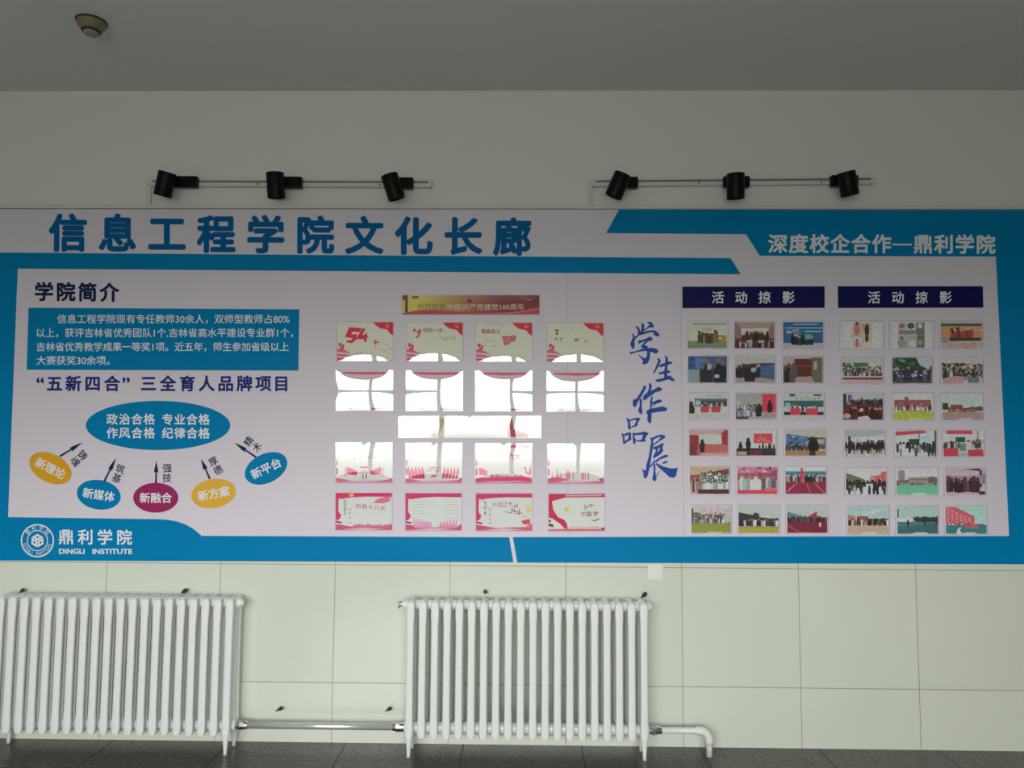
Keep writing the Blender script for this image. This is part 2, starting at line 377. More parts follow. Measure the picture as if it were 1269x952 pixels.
for c, x, y, ro in (('铸', 102.4, 564.2, 50), ('魂', 93.3, 572.3, 50), ('筑', 149, 581.2, 20), ('基', 144.6, 592.6, 20), ('强', 207.2, 580, 0), ('技', 206.8, 592.3, 0), ('厚', 264.2, 572, -30), ('德', 270.2, 582.6, -30), ('精', 308.2, 547, -56), ('术', 318.6, 554.4, -56)): Ink().ch(c, x, y, 11.6, deg(ro), 0.012).build('arrow_character', e1, m_ink, board)
# round emblem, bottom left
CX, CY = 46.4, 670.2
def ring(r0, r1, n=48):
    return [(CX+r*math.cos(2*PI*i/n), CY+r*math.sin(2*PI*i/n)) for r in (r0, r1) for i in range(n)], [[i, (i+1) % n, n+(i+1) % n, n+i] for i in range(n)]
I = Ink(); I.put(*ring(19.0, 20.6)); I.put(*ring(12.0, 13.0))
def hexa(p): return (CX+p[0]*8.6, CY+p[1]*8.6)
c30 = math.cos(PI/6)
def face_hole(o_, a, b):
    """one face of the cube mark: a rhombus from o_ along a and b with a square hole"""
    P = lambda s, t: hexa((o_[0]+a[0]*s+b[0]*t, o_[1]+a[1]*s+b[1]*t))
    k0, k1, l0, l1 = 0.04, 0.99, 0.36, 0.68
    I.put([P(k0, k0), P(k1, k0), P(k1, k1), P(k0, k1), P(l0, l0), P(l1, l0), P(l1, l1), P(l0, l1)], [[0, 1, 5, 4], [1, 2, 6, 5], [2, 3, 7, 6], [3, 0, 4, 7]])
face_hole((0, 0), (-c30, -0.5), (c30, -0.5)); face_hole((0, 0), (-c30, -0.5), (0, 1)); face_hole((0, 0), (c30, -0.5), (0, 1))
emblem = I.build('round_emblem', e1, m_white, board)
I = Ink()
for i, c in enumerate('鼎利学院'):
    a = deg(-48+32*i); I.ch(c, CX+16*math.sin(a), CY-16*math.cos(a), 6.0, a, 0.0)
for i, c in enumerate('DINGLI INSTITUTE'):
    if c == ' ': continue
    a = deg(-72+144*i/15); I.ch(c, CX+16*math.sin(a), CY+16*math.cos(a), 5.0, -a, 0.0)
I.build('emblem_lettering', e1, m_white, emblem)
I = Ink(); I.row('鼎利学院', 82, 665.3, 154, 666, 19.8, 0, 0.02)
I.fit('DINGLI', 73, 104.8, 683.2, 8.7, 0.03, mid=0.36); I.fit('INSTITUTE', 114.5, 163.8, 683.4, 8.7, 0.03, mid=0.36)
I.build('institute_lettering', e1, m_white, board)
# the two navy heading bars
for poly, xs in (([(845.5, 355.4), (1022, 354.9), (1022, 381.7), (845.6, 382)], (889.7, 918.6, 947.6, 977)), ([(1038.2, 354.8), (1218, 354.8), (1218.6, 381.3), (1038.6, 381.8)], (1083.2, 1112.7, 1142.2, 1171.8))):
    hb = poly_px('heading_bar', [poly], e0, m_navy, board)
    for c, x in zip('活动掠影', xs): Ink().ch(c, x, 368.6, 16, 0, 0.018).build('heading_character', e1, m_white, hb)
# brush calligraphy
SA = [[(180,155),(205,150),(235,175),(245,215),(275,240),(240,270),(215,260),(218,215),(205,185)], [(265,105),(285,115),(300,130),(298,190),(285,240),(255,250),(245,240),(262,190)],
 [(335,95),(385,92),(410,115),(430,165),(405,172),(385,165),(340,185),(300,215),(290,205),(345,160),(372,130),(340,105)],
 [(140,243),(162,255),(175,290),(215,262),(240,270),(190,310),(172,350),(178,400),(160,455),(140,445),(115,385),(130,345),(150,300)],
 [(225,272),(260,235),(330,215),(400,203),(440,208),(480,235),(503,270),(480,292),(450,280),(420,262),(430,240),(390,230),(330,245),(280,262)],
 [(220,340),(260,335),(330,310),(370,288),(400,300),(410,325),(390,345),(350,350),(300,400),(340,410),(350,435),(320,445),(265,440),(260,410),(290,375),(320,345),(250,370),(225,385)],
 [(110,490),(180,480),(260,455),(330,440),(410,435),(460,450),(488,475),(475,500),(445,512),(400,490),(330,475),(240,485),(160,505),(115,520)],
 [(330,440),(380,470),(375,560),(360,610),(340,640),(290,655),(275,640),(285,605),(225,530),(230,520),(285,565),(320,570),(338,530),(335,480)],
 [(465,565),(495,575),(520,600),(505,640),(480,690),(445,750),(420,778),(415,760),(440,715),(460,660),(482,610)],
 [(563,530),(590,545),(612,565),(608,640),(600,740),(605,830),(560,850),(562,740),(575,640),(578,570)],
 [(500,660),(560,635),(610,610),(665,622),(672,640),(640,650),(580,670),(520,690),(490,680)], [(480,765),(540,745),(600,725),(640,740),(640,760),(580,770),(520,785),(490,780)],
 [(445,855),(510,840),(580,825),(630,795),(670,825),(705,865),(670,872),(620,850),(570,862),(510,880),(455,880)]]
SB = [[(345,140),(370,135),(382,155),(350,220),(310,290),(265,360),(240,420),(215,415),(200,380),(205,320),(250,310),(290,250),(330,180)],
 [(290,320),(325,300),(322,400),(330,490),(315,520),(285,490),(272,460),(295,400)], [(415,100),(440,110),(455,145),(440,200),(455,225),(400,300),(355,340),(335,310),(345,265),(395,225),(415,170)],
 [(440,205),(490,180),(540,152),(585,175),(590,195),(560,212),(500,225),(440,270),(410,290),(420,240)],
 [(455,270),(465,275),(455,350),(450,440),(450,560),(440,630),(415,630),(390,585),(400,520),(380,495),(385,465),(430,440),(428,350),(440,300)],
 [(430,360),(480,345),(550,315),(590,335),(575,355),(520,370),(460,415),(455,400),(500,372),(455,382)], [(430,440),(490,430),(590,408),(640,425),(658,445),(630,475),(570,478),(490,490),(440,500)]]
SC = [[(115,80),(150,95),(165,120),(175,190),(185,220),(160,240),(140,225),(138,150)], [(160,110),(215,90),(280,80),(303,100),(285,125),(262,160),(270,180),(240,200),(190,210),(180,195),(225,180),(235,150),(250,115),(220,110),(170,130)],
 [(55,280),(75,290),(95,310),(95,370),(110,410),(90,435),(72,410),(70,350)], [(90,295),(130,280),(165,272),(185,285),(180,330),(185,370),(150,390),(110,415),(95,395),(140,360),(150,310),(100,320)],
 [(200,275),(225,280),(225,340),(245,370),(235,435),(210,420),(200,360)], [(220,285),(290,278),(370,262),(412,290),(385,320),(360,360),(380,380),(350,400),(260,395),(240,380),(320,370),(330,325),(340,305),(280,310),(225,315)],
 [(430,340),(460,345),(520,315),(590,302),(635,325),(620,350),(560,385),(500,430),(470,450),(470,430),(530,385),(575,335),(520,345),(470,375),(445,365)],
 [(430,340),(470,375),(470,450),(455,540),(440,640),(430,700),(415,770),(400,840),(375,880),(345,865),(340,800),(315,745),(350,770),(375,770),(380,700),(410,600),(430,480),(445,390)],
 [(470,465),(530,450),(580,420),(612,412),(600,450),(590,480),(605,510),(575,550),(540,580),(500,600),(480,620),(470,600),(480,560),(520,540),(560,500),(550,470),(500,500),(475,500)],
 [(520,470),(545,470),(510,570),(490,600),(485,570)], [(500,640),(560,600),(620,570),(665,570),(668,590),(620,610),(560,630),(510,670)], [(590,670),(650,645),(665,655),(640,680),(600,690)],
 [(490,640),(510,650),(470,700),(420,745),(410,730),(450,690)], [(475,690),(500,690),(500,790),(515,870),(510,900),(485,920),(455,885),(465,850),(475,780)], [(510,840),(550,780),(555,785),(520,850)],
 [(500,670),(540,690),(600,720),(690,745),(760,745),(795,735),(780,790),(770,850),(735,870),(680,860),(630,810),(570,760),(510,700)]]
for S_, ox, oy in ((SA[:8], 770, 390), (SA[8:], 770, 390), (SB, 765, 465), (SC[:6], 765, 510), (SC[6:], 765, 510)):
    bs = [[(ox+x/10.575, oy+y/10.575) for x, y in p] for p in S_]; vs_, fs = [], []
    for i, p in enumerate(bs):                        # each stroke a hair above the last
        fs.append(list(range(len(vs_), len(vs_)+len(p)))); vs_ += [B(x, y, e1+i*3e-5) for x, y in p]
    face_out(mesh_obj('brush_character', vs_, fs, m_brush, board))

# ------------------------------------------------------------------ colour prints and their clear sleeves
class Print:
    """flat colour shapes in unit coordinates (u right, v down), later laid on the board"""
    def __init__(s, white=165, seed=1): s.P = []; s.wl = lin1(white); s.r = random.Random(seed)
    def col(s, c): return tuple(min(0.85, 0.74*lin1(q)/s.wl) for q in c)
    def poly(s, pts, c): s.P.append(([(min(1, max(0, u)), min(1, max(0, v))) for u, v in pts], s.col(c))); return s
    def rect(s, a, b, c_, d, c): return s.poly([(a, b), (c_, b), (c_, d), (a, d)], c)
    def el(s, cx, cy, rx, ry, c, n=14): return s.poly(ell(cx, cy, rx, ry, 0, n), c)
    def person(s, x, y, h, body, head=(60, 45, 40), wd=0.33):
        w_ = h*wd*0.7
        s.poly([(x-w_*0.45, y), (x-w_*0.6, y-h*0.55), (x-w_*0.35, y-h*0.8), (x+w_*0.35, y-h*0.8), (x+w_*0.6, y-h*0.55), (x+w_*0.45, y)], body)
        return s.el(x, y-h*0.88, h*0.085, h*0.12, head, 8)
    def vary(s, c):
        g_ = s.r.uniform(.7, 1.3); return tuple(min(225, max(16, q*g_*s.r.uniform(.94, 1.06))) for q in c)
    def crowd(s, x0, x1, y0, y1, h, rows, n, bodies, heads=((40, 32, 30), (150, 118, 100), (165, 130, 112), (60, 48, 44))):
        for r in range(rows):
            y = y0+(y1-y0)*r/max(1, rows-1)
            n_ = int(n*1.5)
            for i in range(n_):
                s.person(x0+(x1-x0)*(i+0.5+s.r.uniform(-.3, .3))/n_, y+s.r.uniform(-.02, .02), h*s.r.uniform(.78, 1.12), s.vary(s.r.choice(bodies)), s.r.choice(heads), 0.25)
        return s
    def specks(s, x0, y0, x1, y1, n, cols, sz=0.04):
        for _ in range(n):
            x, y = s.r.uniform(x0, x1), s.r.uniform(y0, y1); a = sz*s.r.uniform(.5, 1.3)
            s.poly([(x-a, y-a*.5), (x+a*.8, y-a*.9), (x+a, y+a*.6), (x-a*.6, y+a)], s.r.choice(cols))
        return s
    def ridge(s, x0, x1, ybase, ytop, n, c):
        p = [(x0, ybase)]
        for i in range(n+1): p.append((x0+(x1-x0)*i/n, ytop+s.r.uniform(-.035, .035)))
        p.append((x1, ybase)); return s.poly(p, c)
    def text(s, t, x0, x1, cy, size, c, off=0.015, asp=1.5):
        V, Fs = glyph(t, off, 2); a = min(v[0] for v in V); b = max(v[0] for v in V)
        W_ = [(x0+(x-a)/(b-a)*(x1-x0), cy-(y-0.38)*size) for x, y in V]; cc = s.col(c); ly = layers(t, off, 2)
        for f in Fs: s.P.append(([W_[i] for i in f], cc, ly[f[0]]+1))
        s.P.append(None)
        return s
    def glyph(s, ch, cx, cy, size, c, off=0.02, asp=1.5):
        V, Fs = glyph(ch, off, 2); cc = s.col(c); ly = layers(ch, off, 2)
        for f in Fs: s.P.append(([(cx+(V[i][0]-.5)*size/asp, cy-(V[i][1]-.38)*size) for i in f], cc, ly[f[0]]+1))
        s.P.append(None)
        return s
    def mark(s, cx, cy, w_, h, c):
        """one illegible character: a few short strokes"""
        for k_ in range(4):
            x, y = cx+s.r.uniform(-.35, .35)*w_, cy+s.r.uniform(-.4, .4)*h
            if k_ % 2: s.rect(x-w_*.07, y-h*.32, x+w_*.07, y+h*.32, c)
            else: s.rect(x-w_*.36, y-h*.07, x+w_*.36, y+h*.07, c)
        return s
    def marks(s, n, x0, x1, y0, y1, size, c):
        for i in range(n): s.mark(x0+(x1-x0)*i/max(1, n-1), y0+(y1-y0)*i/max(1, n-1), size/1.5, size, c)
        return s
    def build(s, name, quad, d, parent, m=None):
        """quad: px corners tl, tr, br, bl"""
        tl, tr, br_, bl_ = [Vector(q) for q in quad]
        vs_, fs, cols = [], [], []; lay = 0
        for it in s.P:
            if it is None: lay += 10; continue
            pts, c = it[0], it[1]
            if len(it) == 2: lay += 1
            fs.append(list(range(len(vs_), len(vs_)+len(pts))))
            for u, v in pts:
                p = (tl*(1-u)+tr*u)*(1-v)+(bl_*(1-u)+br_*u)*v
                vs_.append(B(p.x, p.y, d+(lay+(it[2] if len(it) == 3 else 0))*1.2e-5))
            cols.append(c)
        me = bpy.data.meshes.new(name); me.from_pydata([tuple(v) for v in vs_], [], fs); me.update()
        at = me.color_attributes.new('ink', 'FLOAT_COLOR', 'CORNER')
        for p, c in zip(me.polygons, cols):
            for li in p.loop_indices: at.data[li].color = (*c, 1)
        for p in me.polygons:
            if p.normal.y > 0: p.flip()
        return link(name, me, m or m_print, parent)

def sleeve(parent, quad, d0, d1, m, notch='top', bulge=0.0, tilt=0.0, nw=0.045, nh=0.07, nx=16, ny=10, seed=0):
    """thin clear plastic pocket: bowed front sheet with a thumb notch, and its edges"""
    tl, tr, br_, bl_ = [Vector(q) for q in quad]; r = random.Random(seed)
    vs_, fs = [], []; us = sorted(set([i/nx for i in range(nx+1)]+[0.5-nw, 0.5-nw*.7, 0.5+nw*.7, 0.5+nw]))
    k1, k2 = r.uniform(-1, 1), r.uniform(-1, 1)
    for j in range(ny+1):
        for u in us:
            v = j/ny; cut = 0.0
            if abs(u-0.5) < nw: cut = nh*math.sqrt(max(0, 1-((u-.5)/nw)**2))
            if notch == 'top': v = cut+v*(1-cut)
            elif notch == 'bottom': v = v*(1-cut)
            p = (tl*(1-u)+tr*u)*(1-v)+(bl_*(1-u)+br_*u)*v
            z = bulge*(1-(2*u-1)**2)*(1-(2*v-1)**2)*(1+0.3*k1*(u-.5))+bulge*0.35*k2*math.sin(PI*v)*(u-0.5)+tilt*(0.5-v)
            vs_.append(B(p.x, p.y, d1+z))
    n = len(us)
    for j in range(ny):
        for i in range(n-1): fs.append((j*n+i, j*n+i+1, (j+1)*n+i+1, (j+1)*n+i))
    nf = len(fs)
    rim = [j*n for j in range(ny+1)]; rim2 = [j*n+n-1 for j in range(ny+1)]; top = list(range(n)); bot = list(range(ny*n, ny*n+n))
    for path in (rim, rim2, top, bot):
        base = len(vs_)
        for i in path: q = vs_[i]; vs_ += [q.copy(), Vector((q.x, -d0, q.z))]
        for a in range(len(path)-1): fs.append((base+2*a, base+2*a+2, base+2*a+3, base+2*a+1))
    me = bpy.data.meshes.new('clear_cover'); me.from_pydata([tuple(v) for v in vs_], [], fs); me.update()
    o = link('clear_cover', me, [m, m_acry], parent)
    for i, p in enumerate(me.polygons):
        p.use_smooth = i < nf
        if i >= nf: p.material_index = 1
    return o

def rectq(x0, y0, x1, y1, m=0.0): return [(x0-m, y0-m), (x1+m, y0-m), (x1+m, y1+m), (x0-m, y1+m)]
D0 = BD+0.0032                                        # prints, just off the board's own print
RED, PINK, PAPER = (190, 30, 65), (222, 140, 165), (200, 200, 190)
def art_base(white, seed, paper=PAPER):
    p = Print(white, seed); p.rect(0, 0, 1, 1, paper); return p
def corner_flag(p):
    p.poly([(0.64, 0.0), (1, 0), (1, .34), (.95, .30), (.90, .20), (.84, .175), (.77, .16), (.70, .09)], (185, 28, 55))
    p.el(.90, .08, .035, .045, (215, 140, 60)).el(.905, .075, .022, .03, (185, 28, 55)).poly([(.87, .13), (.93, .07), (.945, .085), (.885, .15)], (215, 140, 60))
def tower_edge(p, c=(175, 60, 85)):
    for x, y, w_, h in ((.03, .54, .05, .1), (.085, .58, .04, .09), (.045, .66, .07, .06)): p.rect(x, y, x+w_, y+h, c)
    p.poly([(.0, .70), (.12, .72), (.26, .83), (.14, .80), (0, .78)], (190, 80, 105)).poly([(0, .82), (.16, .84), (.3, .92), (.1, .91), (0, .9)], (200, 95, 120))
    p.poly([(0, .93), (.25, .95), (.42, .96), (.42, 1), (0, 1)], (185, 70, 95))
ART = {}
p = art_base(178, 1, (188, 187, 171)); corner_flag(p); tower_edge(p)  # top row paper tinted olive to carry the dim reflection on its sleeves
p.poly([(.215, .13), (.44, .15), (.405, .26), (.27, .25), (.25, .31), (.36, .32), (.345, .45), (.27, .55), (.17, .53), (.16, .48), (.26, .47), (.27, .42), (.14, .39), (.17, .28)], RED)
p.poly([(.45, .16), (.51, .17), (.45, .33), (.49, .33), (.51, .28), (.545, .30), (.53, .35), (.555, .38), (.53, .44), (.52, .52), (.48, .52), (.48, .45), (.34, .44)], RED)
p.poly([(.66, .48), (.655, .58), (.70, .60), (.71, .55), (.78, .53), (.71, .51), (.70, .46)], (180, 80, 90)).specks(.35, .55, .95, .85, 16, ((190, 175, 165), (200, 160, 165), (170, 165, 150)), .03)
ART[0] = p
p = art_base(178, 2, (188, 187, 171)); corner_flag(p); tower_edge(p)
for a in ([(.13, .15), (.17, .19), (.14, .25), (.11, .22)], [(.17, .24), (.21, .2), (.235, .23), (.2, .28)], [(.23, .16), (.255, .17), (.25, .28), (.21, .38), (.18, .42), (.165, .39), (.21, .30)]): p.poly(a, RED)
for c, x in zip('中共一大', (.335, .42, .51, .605)): p.glyph(c, x, .205, .14, (120, 80, 75))
p.marks(4, 0.637, 0.863, .42, .42, .12, (165, 150, 140)).text('——————', .34, .58, .46, .05, (165, 150, 140), 0)
ART[1] = p
p = art_base(178, 3, (188, 187, 171)); corner_flag(p); tower_edge(p)
for c, x in zip('南昌起义', (.135, .22, .31, .40)): p.glyph(c, x, .22, .125, (150, 40, 55))
p.marks(7, 0.203, 0.477, .05, .05, .06, (160, 140, 130))
p.poly([(.455, .30), (.47, .35), (.60, .355), (.63, .33), (.72, .34), (.70, .48), (.64, .50), (.53, .60), (.505, .58)], (175, 70, 80))
for k_ in range(4): p.poly([(.50+.01*k_, .42+.05*k_), (.70-.02*k_, .36+.06*k_), (.69-.02*k_, .375+.06*k_), (.505+.01*k_, .44+.05*k_)], (205, 150, 150))
p.specks(.15, .45, .36, .62, 8, ((150, 145, 130),), .018)
ART[2] = p
p = art_base(178, 4, (188, 187, 171)); corner_flag(p); tower_edge(p)
p.poly([(.12, .17), (.21, .165), (.21, .195), (.185, .2), (.195, .3), (.15, .31), (.155, .24), (.175, .2), (.125, .195)], (140, 50, 55))
p.mark(.165, .44, .07, .12, (120, 70, 65)).mark(.25, .43, .07, .11, (120, 90, 80)).specks(.5, .38, .72, .52, 8, ((190, 150, 145), (140, 110, 100)), .025)
p.marks(5, 0.289, 0.441, .13, .13, .06, (165, 150, 135))
ART[3] = p
for i in range(4):                                    # second row: pink band along the top; pale panes paint in the window glare
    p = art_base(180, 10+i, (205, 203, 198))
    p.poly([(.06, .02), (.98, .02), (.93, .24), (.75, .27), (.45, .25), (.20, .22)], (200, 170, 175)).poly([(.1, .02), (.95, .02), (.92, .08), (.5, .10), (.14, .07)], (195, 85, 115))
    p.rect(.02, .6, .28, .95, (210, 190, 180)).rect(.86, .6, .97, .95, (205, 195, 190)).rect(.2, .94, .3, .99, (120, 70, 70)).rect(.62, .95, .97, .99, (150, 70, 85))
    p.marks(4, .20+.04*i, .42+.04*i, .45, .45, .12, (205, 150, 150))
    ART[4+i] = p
def row4(white, seed):
    p = art_base(white, seed, (200, 203, 196)); p.poly([(0, .88), (.08, .9), (.3, .95), (.7, .93), (.92, .93), (1, .86), (1, 1), (0, 1)], (200, 95, 125)).poly([(.1, .97), (.5, .91), (.9, .95), (.5, .98)], (225, 175, 190))
    p.rect(0, .42, .03, .56, (160, 60, 80)).rect(0, .62, .03, .80, (150, 40, 65)); return p
p = row4(188, 20)
p.poly([(.19, .60), (.30, .66), (.39, .72), (.36, .82), (.19, .78)], (205, 55, 95)).poly([(.80, .60), (.70, .66), (.60, .72), (.63, .80), (.80, .78)], (205, 65, 100))
for k_ in (.155, .17, .82, .84): p.rect(k_, .62, k_+.008, .84, (185, 60, 90))
p.rect(.43, .595, .57, .63, (190, 70, 95)).poly([(.40, .74), (.5, .66), (.6, .74), (.55, .76), (.45, .76)], (215, 170, 175)).rect(.47, .80, .49, .90, (110, 90, 90)).rect(.53, .78, .55, .90, (110, 90, 90))
p.marks(4, 0.312, 0.688, .35, .35, .14, (200, 120, 140)); ART[8] = p
p = row4(188, 21)
for k_ in range(5):
    p.poly([(.04+.06*k_, .56), (.09+.06*k_, .72), (.10+.06*k_, .89), (.05+.055*k_, .89), (.04+.06*k_, .75)], (205, 45, 95)); p.poly([(.72+.06*k_-.02, .57), (.73+.06*k_-.02, .75), (.70+.06*k_-.02, .89), (.66+.06*k_-.02, .89), (.68+.06*k_-.02, .74)], (205, 55, 100))
p.marks(4, 0.425, 0.575, .66, .66, .16, (190, 130, 130)).poly([(.42, .86), (.48, .80), (.58, .80), (.52, .85)], (190, 90, 95)).poly([(.03, .0), (.45, .0), (.5, .05), (.03, .03)], (195, 60, 90)); ART[9] = p
p = row4(188, 22)
p.glyph('六', .63, .32, .19, (185, 110, 120)).glyph('大', .745, .32, .19, (180, 60, 85), .03)
p.poly([(.58, .02), (.96, .02), (.97, .10), (.85, .12), (.6, .09)], (205, 90, 110)).poly([(.05, .60), (.10, .61), (.20, .68), (.21, .80), (.06, .79)], (200, 60, 100))
p.ridge(.25, .97, .90, .80, 26, (205, 110, 135)).poly([(0, .86), (1, .84), (1, .93), (.5, .95), (0, .94)], (205, 60, 105)).poly([(.86, .58), (.9, .58), (.91, .70), (.95, .74), (.97, .55), (.99, .55), (.99, .80), (.9, .76)], (185, 60, 90)); ART[10] = p
p = row4(188, 23)
for x, h, w_ in ((.06, .2, .04), (.15, .30, .035), (.22, .22, .02), (.32, .27, .08), (.44, .24, .02), (.60, .22, .05), (.66, .25, .02), (.71, .22, .03)): p.poly([(x, .9), (x, .9-h*.7), (x+w_*.5, .9-h), (x+w_, .9-h*.7), (x+w_, .9)], (212, 130, 145))
p.poly([(0, .86), (.2, .84), (.4, .92), (0, .95)], (205, 85, 110)).poly([(.90, .9), (1, .82), (1, .93)], (160, 60, 80)); ART[11] = p
def row5(white, seed):
    p = art_base(white, seed, (202, 206, 202))
    p.poly([(0, 0), (1, 0), (1, .11), (.55, .10), (.3, .12), (.14, .15), (.1, .17), (.05, .14), (.045, .50), (.095, .60), (.07, .70), (0, .75)], (200, 45, 95))
    p.poly([(0, .75), (.11, .78), (.1, .83), (0, .80)], (130, 60, 80)).poly([(0, .84), (.1, .86), (.35, .93), (.7, .91), (.93, .90), (1, .82), (1, 1), (0, 1)], (195, 75, 110)).poly([(.1, .98), (.5, .94), (.9, .97), (.5, 1)], (225, 180, 190)); return p
def vert_marks(p, n, x, y0, y1, c): p.marks(n, x, x, y0, y1, .075, c)
p = row5(195, 30); vert_marks(p, 6, .165, .22, .54, (90, 80, 90)); vert_marks(p, 4, .25, .42, .80, (180, 110, 130))
for i, c in enumerate('中共十八大'): p.glyph(c, .40+.11*i, .36+.012*i, .155, (185, 65, 110), .01)
p.rect(.24, .01, .32, .10, (220, 170, 90)).poly([(.66, .27), (.75, .16), (.97, .08), (.97, .22), (.85, .28)], (215, 110, 130)).text('——————————', .35, .92, .60, .05, (180, 170, 175), 0).ridge(.3, .96, .93, .86, 30, (195, 110, 140)); ART[12] = p
p = row5(195, 31)
for k_ in range(5):
    y = .22+.08*k_; p.text('——————', .12, .34, y, .06, (140, 140, 140), .01).text('——————', .70, .95, y, .06, (140, 140, 140), .01)
for k_ in range(6):
    p.poly([(.14+.055*k_, .62+.03*k_), (.18+.055*k_, .78), (.20+.055*k_, .93), (.15+.05*k_, .93)], (222, 150, 175)); p.poly([(.92-.055*k_, .62+.03*k_), (.90-.055*k_, .78), (.86-.055*k_, .93), (.92-.05*k_, .93)], (220, 140, 170))
ART[13] = p
p = row5(195, 32); vert_marks(p, 6, .165, .22, .56, (110, 90, 100)); vert_marks(p, 4, .25, .44, .80, (170, 90, 120))
p.glyph('中', .33, .30, .13, (170, 80, 115), 0).glyph('国', .425, .30, .13, (170, 80, 115), 0).marks(3, .52, .71, .29, .32, .13, (170, 80, 115))
p.glyph('一', .54, .49, .125, (165, 50, 95), .01).marks(3, .625, .795, .48, .50, .13, (165, 50, 95))
p.text('————  ————', .42, .66, .72, .05, (170, 160, 165), 0).poly([(.80, .74), (.96, .68), (.97, .80), (.86, .84)], (205, 60, 90)).poly([(.88, .93), (.92, .84), (.98, .80), (.99, .95)], (205, 120, 100)).specks(.84, .3, .95, .62, 5, ((215, 200, 150), (220, 190, 120)), .045); ART[14] = p
p = art_base(195, 33, (204, 212, 200))
p.poly([(0, 0), (1, 0), (1, .09), (.3, .10), (.15, .16), (.06, .2), (.08, .42), (.16, .62), (.28, .70), (.33, .82), (.34, .95), (.28, .93), (.2, .80), (.06, .66), (0, .64)], (190, 35, 75)).poly([(.3, .03), (.95, .03), (.95, .06), (.3, .07)], (215, 170, 170))
p.rect(0, .70, .04, .76, (120, 60, 60)).poly([(0, .79), (.08, .83), (.09, .9), (0, .87)], (90, 40, 50)).poly([(0, .95), (1, .93), (1, 1), (0, 1)], (200, 100, 120)).ridge(.36, .98, .95, .88, 24, (215, 175, 170)).poly([(.93, .95), (.99, .88), (.99, .97)], (130, 40, 60))
for k_ in range(5): p.text('————', .16, (.34, .45, .45, .47, .53)[k_], .24+.09*k_, .05, (175, 180, 170), 0)
p.el(.32, .42, .045, .06, (205, 200, 60)).mark(.67, .36, .08, .13, (90, 90, 90)).mark(.76, .34, .09, .12, (130, 120, 120))
for c, x, cc in (('中', .62, (190, 90, 60)), ('国', .72, (120, 80, 80)), ('梦', .84, (170, 60, 90))): p.glyph(c, x, .54, .15, cc, .01)
p.poly([(.74, .70), (.82, .71), (.9, .66), (.91, .68), (.82, .74)], (70, 70, 80)); ART[15] = p

AQ = []
for ys, xs in (((398.3, 447.5), (416.8, 503, 589, 677.2)), ((458.6, 509.2), (416, 502.6, 588.6, 677)), ((548.4, 599.2), (415.6, 502, 588.6, 678)), ((609.8, 658), (415.2, 501.6, 589, 679))):
    for k_, x in enumerate(xs): AQ.append((x, ys[0]+k_*0.4, x+71.3, ys[1]+k_*0.4))
AL = ['poster print with a big red number in its upper left corner', 'poster print with a red ribbon mark left of one line of characters, top row',
 'poster print with a striped red flag shape near its centre', 'poster print with one dark red character high on the left, top row far right',
 'poster print whited out by glare, leftmost of the row above the long white strip', 'poster print whited out by glare, second from left above the long white strip',
 'poster print whited out by glare, third from left above the long white strip', 'poster print whited out by glare, rightmost of the row above the long white strip',
 'poster print with two red wing shapes under a white glare, leftmost below the long strip', 'poster print with red flag fans at both lower corners below the long strip',
 'poster print with two dark red characters right of a white glare', 'poster print with pale pink towers along its bottom, rightmost below the long strip',
 'red bordered poster print with a line of pink brush characters, bottom row far left', 'red bordered poster print with faint grey lines over pale pink flags, bottom row',
 'red bordered poster print with two staggered lines of brush characters, bottom row', 'poster print with a sweeping red ribbon down its left side and a yellow mark']
BUL = [0.0008, 0.0011, 0.0007, 0.001, 0.0018, 0.0016, 0.0015, 0.0020, 0.001, 0.0008, 0.0008, 0.0011, 0.0008, 0.0006, 0.0007, 0.0008]
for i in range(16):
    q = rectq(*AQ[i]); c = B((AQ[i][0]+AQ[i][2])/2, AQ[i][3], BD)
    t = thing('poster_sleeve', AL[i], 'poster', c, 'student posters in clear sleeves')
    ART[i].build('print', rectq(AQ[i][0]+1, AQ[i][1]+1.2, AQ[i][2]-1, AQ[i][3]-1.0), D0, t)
    sleeve(t, q, BD+0.003, BD+0.008, m_clear, 'top', BUL[i], 0.0, seed=50+i)
